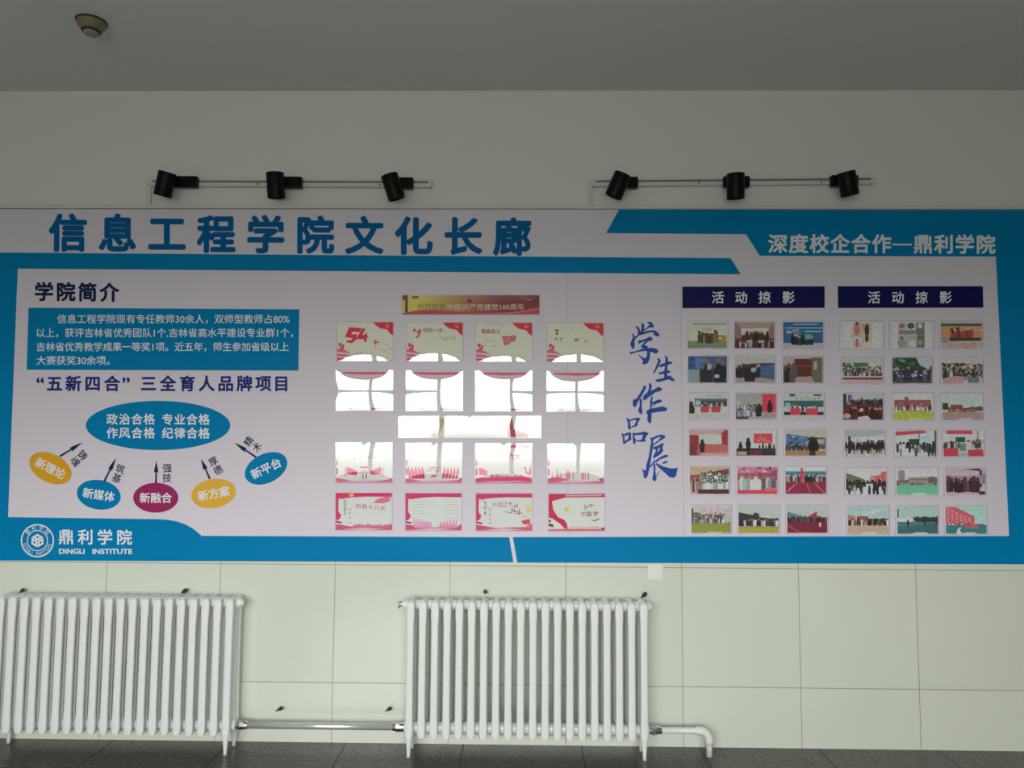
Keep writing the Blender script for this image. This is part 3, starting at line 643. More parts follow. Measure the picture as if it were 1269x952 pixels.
# two long strips
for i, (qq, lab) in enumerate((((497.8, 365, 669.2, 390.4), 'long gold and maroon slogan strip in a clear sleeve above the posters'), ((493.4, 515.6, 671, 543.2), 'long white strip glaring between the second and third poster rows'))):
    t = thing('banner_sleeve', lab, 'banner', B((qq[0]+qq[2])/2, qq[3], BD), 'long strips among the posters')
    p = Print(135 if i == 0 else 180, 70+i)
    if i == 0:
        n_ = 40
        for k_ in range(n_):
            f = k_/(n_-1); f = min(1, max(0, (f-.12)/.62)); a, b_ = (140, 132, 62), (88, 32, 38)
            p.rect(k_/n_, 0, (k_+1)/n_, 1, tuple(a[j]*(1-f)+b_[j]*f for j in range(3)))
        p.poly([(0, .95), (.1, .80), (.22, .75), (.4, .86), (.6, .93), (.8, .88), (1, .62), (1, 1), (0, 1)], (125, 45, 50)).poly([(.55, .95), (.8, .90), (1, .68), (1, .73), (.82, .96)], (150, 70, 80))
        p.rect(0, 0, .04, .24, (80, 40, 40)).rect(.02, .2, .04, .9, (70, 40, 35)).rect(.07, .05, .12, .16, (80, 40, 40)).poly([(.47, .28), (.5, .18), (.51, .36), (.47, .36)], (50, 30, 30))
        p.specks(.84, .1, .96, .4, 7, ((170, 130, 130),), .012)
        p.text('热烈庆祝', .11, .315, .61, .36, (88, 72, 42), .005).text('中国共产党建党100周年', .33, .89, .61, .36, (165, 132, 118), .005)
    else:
        p.rect(0, 0, 1, 1, (200, 198, 185)).poly([(.285, .06), (.335, .06), (.275, .98), (.22, .98)], (165, 150, 120)).poly([(.745, .06), (.80, .06), (.81, .6), (.90, .78), (.92, .98), (.77, .98)], (150, 70, 75)).rect(.02, .06, .04, .3, (120, 110, 90))  # white glare and its darker mullion bars drawn into the print
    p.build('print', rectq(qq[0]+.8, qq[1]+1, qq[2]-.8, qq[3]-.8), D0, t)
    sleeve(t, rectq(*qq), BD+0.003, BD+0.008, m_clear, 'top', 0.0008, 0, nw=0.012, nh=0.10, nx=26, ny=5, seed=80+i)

# --- small activity photographs
PH = []
def ph(q, white, seed, draw, label):
    p = Print(white, seed); draw(p); PH.append((q, p, label))
SKIN = (175, 140, 120)
def d_(f): return f
def g11(p): p.rect(0,0,1,1,(165,165,150)).rect(0,.72,1,1,(95,120,80)).rect(.55,.5,1,.75,(150,135,60)).rect(0,.88,1,1,(110,110,95)).rect(.1,.06,.98,.09,(60,60,60)).crowd(.28,.78,.8,.8,.45,1,6,((60,55,40),(150,120,40),(80,70,50)),((70,50,45),)).el(.84,.62,.1,.12,(130,60,40)).el(.84,.62,.06,.075,(170,150,70)).rect(.36,.22,.62,.34,(140,145,150))
def g12(p): p.rect(0,0,1,1,(120,90,85)).poly([(0,0),(1,0),(.85,.24),(.16,.24)],(140,120,110)).rect(.16,.24,.86,.5,(165,168,155)).rect(0,.62,1,1,(85,45,45)).crowd(.2,.85,.74,.74,.4,1,8,((40,35,35),(60,40,40))).crowd(.02,.98,.98,.98,.28,1,9,((50,30,32),(150,145,145),(70,35,38))).rect(.3,.7,.42,.78,(150,148,145)).rect(.6,.7,.75,.78,(150,148,145))
def g13(p): p.rect(0,0,1,1,(25,75,120)).rect(0,.8,1,1,(150,145,150)).rect(.25,.07,.9,.10,(150,180,200)).rect(.05,.2,1,.24,(120,160,190)).marks(4, 0.103, 0.358, .36, .36, .15, (170,190,205)).rect(.55,.33,.97,.38,(120,160,190)).crowd(.22,.75,.88,.88,.42,1,8,((20,30,45),(30,40,60))).rect(.54,.46,.72,.66,(60,140,110))
def g21(p): p.rect(0,0,1,1,(40,75,125)).specks(.0,.05,.4,.5,14,((60,105,150),(30,60,110),(120,140,160)),.09).rect(0,.5,.3,1,(120,130,140)).crowd(.3,.98,1,1,.85,1,4,((30,35,32),(25,28,26),(40,45,38)),((110,85,75),)).poly([(.5,.3),(.62,.32),(.58,.52),(.48,.5)],(150,145,140)).rect(.68,.7,.8,.82,(165,165,160))
def g22(p): p.rect(0,0,1,1,(160,160,152)).rect(0,.72,1,1,(140,128,124)).poly([(.05,.35),(.3,.28),(1,.25),(1,.9),(.35,.72),(.05,.6)],(40,60,90)).poly([(.6,.4),(1,.3),(1,.88),(.6,.74)],(60,85,120)).crowd(.0,.6,.82,.82,.5,1,9,((25,28,40),(35,35,45))).person(.42,.96,.68,(28,32,45)).person(.3,.96,.66,(30,30,40)).el(.46,.52,.07,.09,(140,150,165))
def g23(p): p.rect(0,0,1,1,(155,145,145)).rect(.28,.1,.95,.78,(85,35,35)).rect(.72,.05,1,1,(95,90,75)).rect(.3,.34,.74,.38,(120,60,55)).crowd(.02,.32,1,1,.7,1,4,((40,32,35),(60,55,60)),((95,70,65),)).rect(.78,.2,.86,.5,(150,150,140)).poly([(.3,.85),(.7,.75),(.8,1),(.3,1)],(150,125,120))
def g31(p): p.rect(0,0,1,1,(180,180,176)).rect(.14,.2,1,.5,(75,110,105)).rect(.14,.28,.98,.5,(60,70,70)).marks(6, 0.467, 0.933, .1, .1, .1, (110,130,130)).crowd(.3,.9,.62,.62,.28,1,6,((190,190,190),(60,60,65))).rect(.3,.5,.52,.74,(175,25,55)).rect(.58,.5,.82,.74,(175,25,55)).person(.05,.98,.68,(35,35,45)).rect(.16,.28,.3,.46,(140,175,165)).rect(0,.78,1,1,(168,172,166))
def g32(p): p.rect(0,0,1,1,(150,150,148)).rect(0,.45,.7,1,(60,65,65)).poly([(.3,.95),(.68,.7),(1,.85),(1,1),(.3,1)],(150,155,155)).rect(.66,.02,1,.72,(195,25,60)).crowd(.02,.62,.7,.9,.3,2,9,((150,155,165),(60,60,60))).person(.85,.76,.5,(35,30,40)).person(.58,.9,.5,(35,35,40)).poly([(.66,.78),(.98,.72),(1,.9),(.68,.95)],(165,125,130)).el(.06,.38,.08,.1,(165,165,160))
def g33(p): p.rect(0,0,1,1,(175,178,172)).rect(0,.28,1,.52,(50,95,95)).rect(0,.72,1,.84,(40,45,48)).rect(0,.84,1,1,(172,175,170)).marks(6, 0.333, 0.867, .19, .19, .1, (70,100,100)).rect(.14,.02,.28,.12,(60,85,80)).rect(.75,.04,.95,.1,(60,60,60)).crowd(.1,.95,.72,.72,.28,1,8,((185,185,188),(50,55,60))).rect(.16,.58,.42,.84,(190,30,60)).rect(.56,.58,.86,.84,(190,30,60)).rect(.03,.36,.16,.52,(130,170,165))
def g41(p): p.rect(0,0,1,1,(165,60,65)).poly([(0,0),(.85,0),(.95,.1),(.25,.28),(0,.2)],(185,150,150)).rect(.25,.17,.84,.56,(185,190,182)).poly([(.84,.1),(1,.05),(1,.6),(.84,.6)],(150,25,50)).poly([(.24,.62),(.4,.52),(.52,.6),(.84,.54),(1,.62),(1,1),(.2,1)],(180,85,80)).rect(0,.2,.22,.8,(140,30,45)).person(.33,.88,.52,(40,35,40)).poly([(0,1),(0,.7),(.14,.55),(.2,1)],(110,40,48)).rect(.3,.9,1,1,(190,140,135))
def g42(p): p.rect(0,0,1,1,(190,190,188)).rect(.44,.15,.92,.52,(205,25,65)).el(.66,.3,.08,.09,(220,140,60)).el(.675,.28,.055,.07,(205,25,65)).marks(6, 0.530, 0.830, .43, .43, .1, (225,150,110)).rect(0,.72,1,1,(40,38,42)).person(.3,.8,.5,(40,40,46)).person(.1,.86,.4,(45,45,50)).rect(.02,.84,.26,.98,(170,150,110)).poly([(.32,.82),(.66,.75),(.64,1),(.34,1)],(110,40,50)).rect(.66,.76,1,1,(40,55,55)).crowd(.55,1,.8,.8,.25,1,4,((60,60,62),(40,40,45)))
def g43(p): p.rect(0,0,1,1,(175,175,165)).poly([(.02,.15),(.6,.28),(.62,.72),(.02,.75)],(70,110,150)).specks(.03,.2,.6,.68,24,((40,75,120),(120,160,185),(30,45,80)),.05).crowd(.02,.62,.82,.82,.25,1,9,((60,60,65),(80,60,50))).poly([(.6,0),(1,0),(1,.35)],(190,170,140)).rect(.6,.3,1,.75,(90,85,85)).rect(.75,.36,.97,.55,(160,165,165)).person(.66,.98,.72,(30,30,38)).person(.74,.98,.7,(35,32,36)).rect(0,.82,1,1,(165,120,70)).rect(.6,.8,.75,1,(60,50,45))
def g51(p): p.rect(0,0,1,1,(190,165,130)).poly([(.0,.35),(1,.05),(1,.3),(.1,.42)],(130,60,60)).poly([(.25,.32),(.8,.2),(.98,.4),(1,.8),(.2,.8)],(165,180,172)).crowd(.28,.98,.5,.82,.32,4,9,((190,205,195),(175,190,180)),((60,50,48),)).rect(0,.3,.22,.95,(140,60,60)).crowd(.02,.26,.95,.95,.55,1,4,((200,150,140),(60,40,40))).rect(.2,.84,1,1,(85,45,40))
def g52(p): p.rect(0,0,1,1,(200,120,150)).rect(0,.22,1,.5,(170,40,85)).specks(0,0,1,.25,14,((215,170,185),(150,60,90),(190,90,130)),.08).crowd(.05,.98,.88,.88,.66,1,7,((175,200,195),(190,160,185),(215,205,205),(70,80,80)),((150,110,100),)).rect(0,.86,1,1,(200,35,75)).poly([(.66,.8),(.98,.78),(1,.9),(.68,.92)],(215,90,80)).person(.82,.1,.2,(50,40,45))
def g53(p): p.rect(0,0,1,1,(205,205,205)).rect(0,.16,1,.3,(65,130,150)).rect(0,.36,1,1,(140,25,60)).crowd(.02,.98,.56,.56,.26,1,16,((45,45,50),(70,50,55),(150,145,150))).poly([(.36,.6),(.37,.05),(.40,-.0),(.43,.1),(.44,.6)],(215,25,50)).poly([(.02,.9),(.3,.55),(.31,.55),(.06,.95)],(190,110,130)).poly([(.5,.6),(.6,.98),(.63,.98),(.52,.6)],(190,110,130)).poly([(.7,.6),(.95,.98),(.98,.98),(.74,.6)],(190,110,130))
def g61(p): p.rect(0,0,1,1,(190,195,195)).rect(.2,.1,.55,.4,(210,165,175)).rect(.62,.1,.98,.35,(205,175,180)).specks(.22,.12,.98,.36,14,((185,130,140),(225,205,205)),.035).rect(0,.1,.04,.5,(50,50,45)).rect(0,.25,.2,.4,(80,90,75)).rect(0,.38,1,.66,(120,120,118)).crowd(.02,.85,.5,.66,.22,3,18,((150,150,150),(80,80,85),(190,185,190))).poly([(.8,.4),(1,.35),(1,.6),(.82,.64)],(170,185,180)).rect(0,.64,1,1,(140,150,55)).rect(.4,.96,.8,1,(190,190,110))
def g62(p): p.rect(0,0,1,1,(185,195,190)).poly([(0,.24),(.35,.34),(.4,.25),(.5,.28),(.52,.42),(1,.5),(1,.75),(0,.75)],(65,60,62)).crowd(.03,.98,.76,.78,.28,1,17,((45,45,58),(60,60,70),(180,170,180))).rect(0,.76,1,1,(165,155,55)).ridge(.75,1,.55,.48,6,(60,70,55)).rect(0,.84,1,.92,(180,160,65))
def g63(p): p.rect(0,0,1,1,(185,195,195)).poly([(0,.22),(.2,.3),(.4,.4),(.4,.44),(0,.44)],(95,130,145)).rect(0,.42,1,.66,(100,85,92)).crowd(.0,.98,.62,.62,.24,1,17,((45,45,50),(60,50,55),(90,85,90))).poly([(.5,.42),(.6,.32),(.76,.2),(.72,.36),(.9,.42),(.7,.46)],(160,50,70)).rect(0,.60,1,1,(130,25,50)).poly([(0,.75),(.3,1),(.36,1),(0,.68)],(160,70,90)).person(.82,.78,.2,(215,205,210)).rect(0,.88,.0,1,(130,25,50))
def h11(p): p.rect(0,0,1,1,(168,168,162)).rect(.27,.02,.73,.98,(165,140,125)).rect(.5,.06,.7,.3,(150,120,90)).person(.38,.5,.5,(150,85,70),(60,40,35)).person(.62,.5,.42,(45,45,40),(50,35,30)).rect(.3,.58,.5,.8,(185,175,165)).person(.62,.75,.3,(70,35,30)).person(.38,.95,.3,(150,80,80)).rect(.52,.78,.72,.96,(165,160,150))
def h12(p): p.rect(0,0,1,1,(168,168,162)).rect(.16,.03,.80,.98,(140,140,135)).rect(.16,.03,.36,.3,(150,140,135)).el(.25,.15,.06,.1,(130,75,80)).rect(.36,.03,.58,.3,(165,165,160)).el(.47,.15,.09,.12,(70,70,70)).rect(.6,.03,.8,.48,(90,92,90)).el(.69,.15,.06,.1,(165,160,155)).rect(.18,.32,.58,.46,(105,105,102)).person(.25,.98,.42,(120,122,118),(60,55,52),.6).poly([(.42,.75),(.55,.68),(.6,.9),(.46,.97)],(160,160,155)).rect(.62,.5,.8,.98,(85,85,82)).el(.7,.78,.07,.12,(120,118,112))
def h13(p): p.rect(0,0,1,1,(150,148,140)).rect(0,.06,1,.16,(60,75,60)).rect(.0,.17,1,.62,(185,105,65)).rect(.0,.3,1,.34,(200,140,90)).crowd(.22,.75,.72,.72,.5,1,7,((110,45,40),(130,50,45))).rect(.2,.6,.98,.72,(60,50,52)).rect(0,.6,.18,.88,(95,125,120)).rect(.0,.78,1,1,(150,135,122)).specks(.2,.8,.8,.95,8,((165,90,80),(150,110,100)),.04)
def h21(p): p.rect(0,0,1,1,(150,160,152)).rect(0,.2,.08,.36,(60,80,70)).rect(.28,.2,.64,.36,(55,95,80)).rect(.1,.22,.22,.38,(80,90,85)).rect(.72,.2,.95,.42,(165,168,165)).crowd(.02,.98,.6,.78,.28,3,14,((50,70,65),(70,85,85),(40,45,50),(150,155,155))).rect(0,.72,1,.78,(170,150,145)).rect(0,.78,1,.86,(100,35,45)).rect(0,.86,1,1,(165,140,140))
def h22(p): p.rect(0,0,1,1,(45,65,45)).poly([(.6,0),(1,0),(1,.5),(.7,.3)],(150,160,172)).specks(0,0,.7,.55,40,((30,55,30),(65,95,70),(90,130,130),(40,70,50)),.06).crowd(.05,1,.9,.96,.5,2,12,((50,48,80),(45,45,60),(70,75,95)),((150,130,120),(60,50,50))).rect(0,.9,1,1,(75,62,62)).specks(.15,.66,.85,.74,12,((165,165,175),),.03)
def h23(p): p.rect(0,0,1,1,(165,162,162)).ridge(0,1,.7,.22,14,(110,115,110)).crowd(0,1,.62,.86,.38,3,13,((60,62,62),(90,92,95),(150,155,155),(45,50,48))).poly([(.05,.8),(.35,.72),(.6,.75),(.5,1),(0,1)],(165,120,125)).crowd(.6,1,.98,.98,.3,1,6,((80,85,85),(140,145,145)))
def h31(p): p.rect(0,0,1,1,(165,165,168)).rect(0,.0,.08,.6,(45,50,60)).rect(.12,.05,.22,.35,(40,80,140)).ridge(.25,1,.45,.24,10,(70,72,75)).crowd(.1,.98,.48,.48,.28,1,11,((40,42,42),(60,60,62))).rect(0,.42,1,1,(95,30,38)).crowd(.15,.98,.95,.98,.42,2,8,((90,30,35),(70,25,30),(45,40,42))).el(.46,.62,.04,.06,(185,180,185)).poly([(.38,.9),(.62,.85),(.7,1),(.36,1)],(190,175,180)).el(.1,.86,.1,.1,(165,140,130))
def h32(p): p.rect(0,0,1,1,(195,190,188)).rect(.02,.24,.95,.52,(140,75,75)).rect(.28,.12,.38,.28,(130,80,80)).specks(.05,.28,.92,.44,22,((165,115,112),(110,60,62)),.03).crowd(.0,.98,.66,.66,.22,1,13,((195,195,195),(60,45,48),(175,180,182))).rect(.22,.64,.8,.72,(190,120,60)).rect(0,.70,1,1,(155,165,50)).rect(.4,.95,.75,1,(200,205,150))
def h33(p): p.rect(0,0,1,1,(165,185,178)).rect(0,.36,.14,.62,(70,58,52)).rect(.2,.42,.5,.56,(130,65,60)).ridge(.14,1,.66,.52,14,(85,75,65)).rect(.14,.58,.84,.70,(150,70,70)).crowd(.15,.85,.7,.7,.14,1,18,((140,50,55),(165,120,60),(90,70,70))).rect(0,.70,1,1,(150,125,122)).poly([(.35,1),(.45,.94),(.7,.94),(.78,1)],(190,170,172))
def h41(p): p.rect(0,0,1,1,(170,182,178)).poly([(0,0),(1,0),(1,.16),(0,.3)],(155,165,160)).rect(.08,.26,1,.52,(195,200,198)).rect(.08,.22,.14,.6,(55,55,58)).rect(.3,.3,.33,.55,(120,128,125)).rect(.55,.3,.58,.55,(120,128,125)).crowd(0,1,.7,.9,.3,3,13,((55,45,50),(70,60,65),(45,42,46)),((35,30,32),)).crowd(.02,1,1,1,.3,1,7,((200,170,175),(195,195,198),(180,165,140)))
def h42(p): p.rect(0,0,1,1,(185,190,190)).poly([(0,.04),(.6,.0),(.75,.02),(.75,.1),(0,.2)],(185,40,75)).rect(.58,.2,.9,.62,(165,200,190)).rect(.33,.33,.57,.55,(40,75,60)).rect(.57,.1,.59,.6,(60,60,60)).rect(.96,0,1,1,(70,70,75)).crowd(0,.98,.82,.86,.36,2,8,((60,60,65),(45,45,48),(175,180,182)),((40,36,38),)).crowd(.1,.98,1,1,.36,1,5,((205,205,208),(190,195,195),(60,62,65)),((40,36,38),))
def h43(p): p.rect(0,0,1,1,(188,190,186)).rect(.07,.0,.72,.14,(190,45,75)).rect(.3,.26,.54,.46,(45,85,65)).rect(.54,.18,.84,.46,(190,205,198)).rect(.84,0,.87,.5,(130,125,120)).crowd(0,.4,.68,.7,.26,2,6,((70,70,75),(150,155,158),(50,50,54))).crowd(.6,1,.66,.7,.3,2,5,((185,190,192),(60,60,64))).poly([(0,.7),(.36,.68),(.38,1),(0,1)],(180,30,60)).poly([(.6,.76),(.98,.72),(1,1),(.62,1)],(180,30,60)).rect(.4,.5,.56,.8,(110,130,122)).rect(.36,.86,.62,1,(140,165,160))
def h51(p): p.rect(0,0,1,1,(195,208,202)).poly([(0,.18),(.2,.28),(.45,.42),(.52,.6),(0,.6)],(110,110,80)).poly([(.6,.3),(.85,.26),(.88,.14),(1,.12),(1,.6),(.6,.6)],(190,90,85)).specks(.63,.32,.95,.52,14,((215,150,140),(150,60,60)),.03).crowd(0,1,.75,.85,.3,2,12,((45,45,50),(70,65,70),(60,62,60)),((35,30,30),)).poly([(.25,1),(.5,.6),(.66,.6),(.75,1)],(205,195,205)).crowd(.05,1,1,1,.36,1,7,((55,55,62),(195,190,195),(45,50,60)))
def h52(p): p.rect(0,0,1,1,(205,200,202)).rect(.04,.08,.2,.55,(140,130,135)).ridge(0,1,.66,.45,16,(110,105,105)).rect(.3,.34,.8,.58,(150,140,142)).rect(.36,.4,.76,.46,(120,110,115)).ridge(.78,1,.6,.34,6,(95,105,95)).crowd(.05,.98,.66,.66,.14,1,14,((170,110,115),(90,80,85),(150,145,150))).rect(0,.64,1,1,(95,180,140)).poly([(.35,1),(.45,.94),(.7,.94),(.76,1)],(190,205,205))
def h53(p): p.rect(0,0,1,1,(190,165,180)).poly([(.86,.1),(.92,.1),(.92,.95),(.84,.95)],(75,55,65)).poly([(.4,.06),(.62,.02),(.86,.0),(.92,.14),(.86,.12),(.62,.06)],(80,60,70)).ridge(0,1,.6,.3,14,(160,130,148)).rect(0,.72,1,1,(205,150,170)).crowd(.05,.85,.92,.92,.58,1,7,((70,48,60),(90,60,72),(60,45,55)),((80,55,60),)).rect(.94,.2,1,.6,(130,115,125)).rect(.84,.88,1,1,(60,55,60))
def h61(p): p.rect(0,0,1,1,(165,195,192)).poly([(.3,.3),(.7,.1),(.95,.05),(.6,.28)],(195,205,208)).poly([(0,.3),(.18,.36),(.22,.7),(0,.7)],(180,115,105)).rect(.22,.36,.5,.6,(140,75,70)).ridge(.48,1,.64,.46,12,(60,62,60)).crowd(0,1,.72,.74,.26,1,15,((60,55,58),(150,70,65),(200,195,195),(45,48,52))).rect(0,.70,1,1,(185,165,135)).poly([(.3,1),(.4,.95),(.68,.95),(.75,1)],(215,205,185))
def h62(p): p.rect(0,0,1,1,(165,195,188)).poly([(0,.42),(.25,.4),(.5,.5),(0,.66)],(200,200,202)).rect(0,.1,.03,.4,(70,70,80)).ridge(.4,1,.6,.38,16,(50,65,62)).rect(0,.56,1,1,(75,125,125)).poly([(0,.75),(1,.62),(1,1),(0,1)],(55,105,110)).person(.26,.72,.24,(50,45,55)).person(.68,.68,.2,(55,50,60)).person(.44,.62,.14,(170,110,115)).person(.97,.66,.22,(55,55,60)).poly([(.35,1),(.45,.95),(.7,.95),(.78,1)],(200,215,210))
def h63(p):
    p.rect(0,0,1,1,(165,205,195)).poly([(0,.02),(.25,.02),(.7,.36),(.72,.68),(0,.66)],(205,70,90))
    for r in range(5):
        for c in range(6): p.poly([(.03+.105*c,.06+.09*c*.75+.115*r-.05*c*.2*r*.3),(.09+.105*c,.1+.09*c*.75+.115*r-.05*c*.2*r*.3),(.09+.105*c,.15+.09*c*.75+.11*r-.05*c*.2*r*.3),(.03+.105*c,.11+.09*c*.75+.11*r-.05*c*.2*r*.3)],(225,175,175)) if .06+.07*c+.115*r<.6 else None
    p.rect(.7,.56,1,.66,(195,200,200)).rect(.7,.64,.95,.70,(90,105,95)).rect(0,.68,1,1,(45,125,130)).rect(.48,.68,.8,.8,(190,85,95)).crowd(.0,.6,.7,.7,.12,1,10,((205,200,200),(80,70,75))).poly([(.26,1),(.3,.8),(.38,.76),(.39,.8),(.34,.84),(.4,1)],(205,215,215)).poly([(.4,1),(.5,.95),(.7,.95),(.78,1)],(195,215,210))
COLS1 = [((852.6,900.7),(910.6,959.4),(970.8,1019.8)), ((853,900.8),(911.6,960),(970.8,1019.2)), ((854.2,901.2),(912.2,961.4),(971.6,1020.6)), ((854.6,902),(912.8,961.2),(973.4,1023)), ((855.4,903.4),(914.2,963.2),(973.8,1023.6)), ((857.2,905.6),(915.4,965),(975.8,1025.2))]
ROWS1 = [(399.4,431.5), (441.6,474.2), (487.6,519.6), (532.8,564.6), (579,612), (627,660.4)]
COLS2 = [((1042.4,1093.8),(1104.6,1156),(1166,1217)), ((1043.9,1093.4),(1106,1154.6),(1167.4,1217.6)), ((1045,1094),(1107.2,1156.2),(1168,1217.8)), ((1047.3,1096.2),(1110,1160),(1169.2,1219)), ((1048.6,1098.2),(1111.2,1161.2),(1171.8,1221)), ((1051,1101),(1112.2,1162.2),(1172,1222.4))]
ROWS2 = [(399,431.7), (443.4,475), (488,520.2), (533.6,565.6), (580.4,613), (628,661.6)]
G1 = [g11,g12,g13,g21,g22,g23,g31,g32,g33,g41,g42,g43,g51,g52,g53,g61,g62,g63]
G2 = [h11,h12,h13,h21,h22,h23,h31,h32,h33,h41,h42,h43,h51,h52,h53,h61,h62,h63]
L1 = ['small photo of a few people before a pale wall with a green and yellow base', 'small photo of people lined up under a white screen in a brown hall', 'small photo of a group before a big blue stage banner',
 'small photo of dark clothed people close up before blue panels, second row far left', 'small photo of a line of dark figures beside a dark blue wall', 'small photo of a few people left of a dark maroon wall',
 'small photo of two red draped tables, dark figure standing at left', 'small photo of a meeting room with a tall red screen on the right', 'small photo of two red draped tables under a teal board, third row',
 'small photo of a lone speaker on a red stage before a white screen', 'small photo of a red flag hung on a white wall behind desks', 'small photo of two people standing before a blue poster wall',
 'small photo of a pale dressed choir standing in tiered rows', 'small photo of seated performers behind a bright red strip', 'small photo of a red track with a tall red flag at its centre',
 'small photo of a big crowd on green grass before pink buildings', 'small photo of a long line of people on yellow green grass before a dark building', 'small photo of crowds along a dark red running track with a waving red flag']
L2 = ['small photo collage in brown tones with wide white margins', 'small grey photo collage with white margins', 'small photo of a group before an orange building facade',
 'small photo of a large seated group posing over a dark red strip', 'small photo of many people gathered under dark green trees', 'small grey photo of a crowd outdoors, second row far right',
 'small photo of a crowd around dark red tables with a blue panel at left', 'small photo of a long red brick building over yellow green grass', 'small photo of a red strip of people under a wide pale sky',
 'small photo of a hall packed with dark haired people', 'small photo of a classroom with red banner, people in white', 'small photo of a classroom with red table fronts and a green board',
 'small photo of a crowd beside a red building and olive trees', 'small photo of a bright green field before a tower and trees', 'small pinkish photo of dark figures under a curved lamp post',
 'small photo of a sandy yard with low buildings under a blue sky', 'small photo of a few figures on a dark teal court', 'small photo of a red apartment block with windows over a teal court']
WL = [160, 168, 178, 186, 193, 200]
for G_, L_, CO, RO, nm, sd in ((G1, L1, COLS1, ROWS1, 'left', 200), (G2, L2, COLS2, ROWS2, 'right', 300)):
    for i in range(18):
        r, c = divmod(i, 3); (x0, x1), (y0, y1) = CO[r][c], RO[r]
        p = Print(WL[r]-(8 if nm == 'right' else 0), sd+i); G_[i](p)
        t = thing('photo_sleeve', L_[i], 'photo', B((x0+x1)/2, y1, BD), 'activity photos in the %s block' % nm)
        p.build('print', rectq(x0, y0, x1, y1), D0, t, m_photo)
        q = rectq(x0-2.2, y0-1.6, x1+1.6, y1+1.2)
        sleeve(t, q, BD+0.003, BD+0.0095, m_clear2, 'bottom', 0.0005, 0, nw=0.16, nh=0.055, nx=8, ny=4, seed=sd+i)
        ex0, ez1, ez0 = B(x0-2.6, y0, BD+.004).x, B(x0, y0-1.6, BD+.004).z, B(x0, y1+1.2, BD+.004).z
        bm = bmesh.new(); box(bm, (ex0, -(BD+0.0095), ez0), (ex0+0.0045, -(BD+0.0032), ez1)); from_bm('lit_edge_strip', bm, m_acry, t)  # white strip stands in for window light caught in the sleeve's left edge

# ------------------------------------------------------------------ track lights
def track(p0, p1, duct_x, label):
    t = thing('lighting_track', label, 'lighting track', B((p0[0]+p1[0])/2, (p0[1]+p1[1])/2, 0))
    bm = bmesh.new(); h = 9.6
    bar_px(bm, (p0[0], p0[1]-h*0.36), (p1[0], p1[1]-h*0.36), h*0.28, 0, 0.032); bar_px(bm, (p0[0], p0[1]+h*0.28), (p1[0], p1[1]+h*0.28), h*0.44, 0, 0.032)
    bar_px(bm, p0, p1, h*0.9, 0, 0.012)
    from_bm('rail', bm, m_rail, t)
    bm = bmesh.new(); bar_px(bm, (p0[0]+1, p0[1]-h*0.06), (p1[0]-1, p1[1]-h*0.06), h*0.30, 0.012, 0.020); from_bm('conductor_slot', bm, m_slot, t)
    for (x, y) in (p0, p1):
        bm = bmesh.new(); bar_px(bm, (x-2.2, y), (x+2.2, y), h*1.02, 0, 0.034); bmesh.ops.bevel(bm, geom=bm.edges[:], offset=0.002, segments=1, affect='EDGES'); from_bm('end_cap', bm, m_rail, t)
    bm = bmesh.new()
    a, b_ = B(duct_x-2.6, p0[1]-4, .007), B(duct_x+2.6, 254, .007); box(bm, (a.x, -0.014, b_.z), (b_.x, 0, a.z), 0.001)
    from_bm('cable_duct', bm, m_trunk, t)
    for f in (0.42, 0.86):
        x, y = p0[0]+(p1[0]-p0[0])*f-14, p0[1]+(p1[1]-p0[1])*f+0.8
        c = B(x, y, 0.032); bm = bmesh.new(); lathe(bm, [(0, 0.003), (0.004, 0.002), (0.005, 0)], axis(c, c+Vector((0, -1, 0))), 12); from_bm('screw', bm, m_dark, t)
    return t
track((188.5, 226.8), (533.2, 228.0), 184.6, 'white lighting track above the left end of the board')
track((735.5, 227.0), (1080, 224.0), 731.2, 'white lighting track above the right end of the board')
def spot(top, bot, ax0, ax1, ay, lab, tiltin=0.012):
    dd = 0.118
    a, b_ = B(*top, dd+0.012), B(*bot, dd-tiltin)
    t = thing('track_spotlight', lab, 'spotlight', B((ax0+ax1)/2, ay, 0.03), 'black spotlights on the tracks')
    u = (b_-a).normalized(); R_ = 0.0455; L_ = (b_-a).length
    bm = bmesh.new(); mt = axis(a, b_)
    lathe(bm, [(0, 0), (R_-0.006, 0), (R_-0.0015, 0.0015), (R_, 0.006), (R_, L_-0.003), (R_-0.001, L_), (R_-0.005, L_), (R_-0.006, L_-0.02), (0, L_-0.022)], mt, 40)
    body = from_bm('lamp_body', bm, m_black, t, True)
    md = body.modifiers.new('edge', 'EDGE_SPLIT'); md.split_angle = deg(40)
    bm = bmesh.new(); lathe(bm, [(0, L_-0.013), (R_-0.008, L_-0.015), (R_-0.008, L_-0.019), (0, L_-0.019)], mt, 32); from_bm('lens', bm, m_lens, body, True)
    bm = bmesh.new(); p0, p1 = B(ax0, ay-6.7, 0.06), B(ax1, ay+6.7, 0.06)
    box(bm, (p0.x, -0.068, p1.z), (p1.x, -0.032, p0.z), 0.006, seg=3); from_bm('track_adapter', bm, m_black, t)
    # swivel joint between adapter and body
    c0 = a+(b_-a)*0.36; bm = bmesh.new(); ctr = B(min(max(to_px(c0)[0], ax0+5), ax1-5), ay, 0.062)
    cyl(bm, ctr, c0, 0.016, 0.014, 20); cyl(bm, ctr+Vector((0, 0.002, 0)), ctr+Vector((0, -0.02, 0)), 0.019, 0.019, 24); from_bm('swivel_joint', bm, m_black, t, False)
spot((207.8, 213.4), (201.2, 243.4), 208, 244, 225, 'black spotlight tilted left, leftmost on the left track')
spot((340.7, 213.6), (342.6, 245.8), 345, 373.5, 225.8, 'black spotlight pointing straight down at the middle of the left track')
spot((482, 216.2), (492, 246.6), 482, 511.8, 226.6, 'black spotlight tilted right at the right end of the left track')
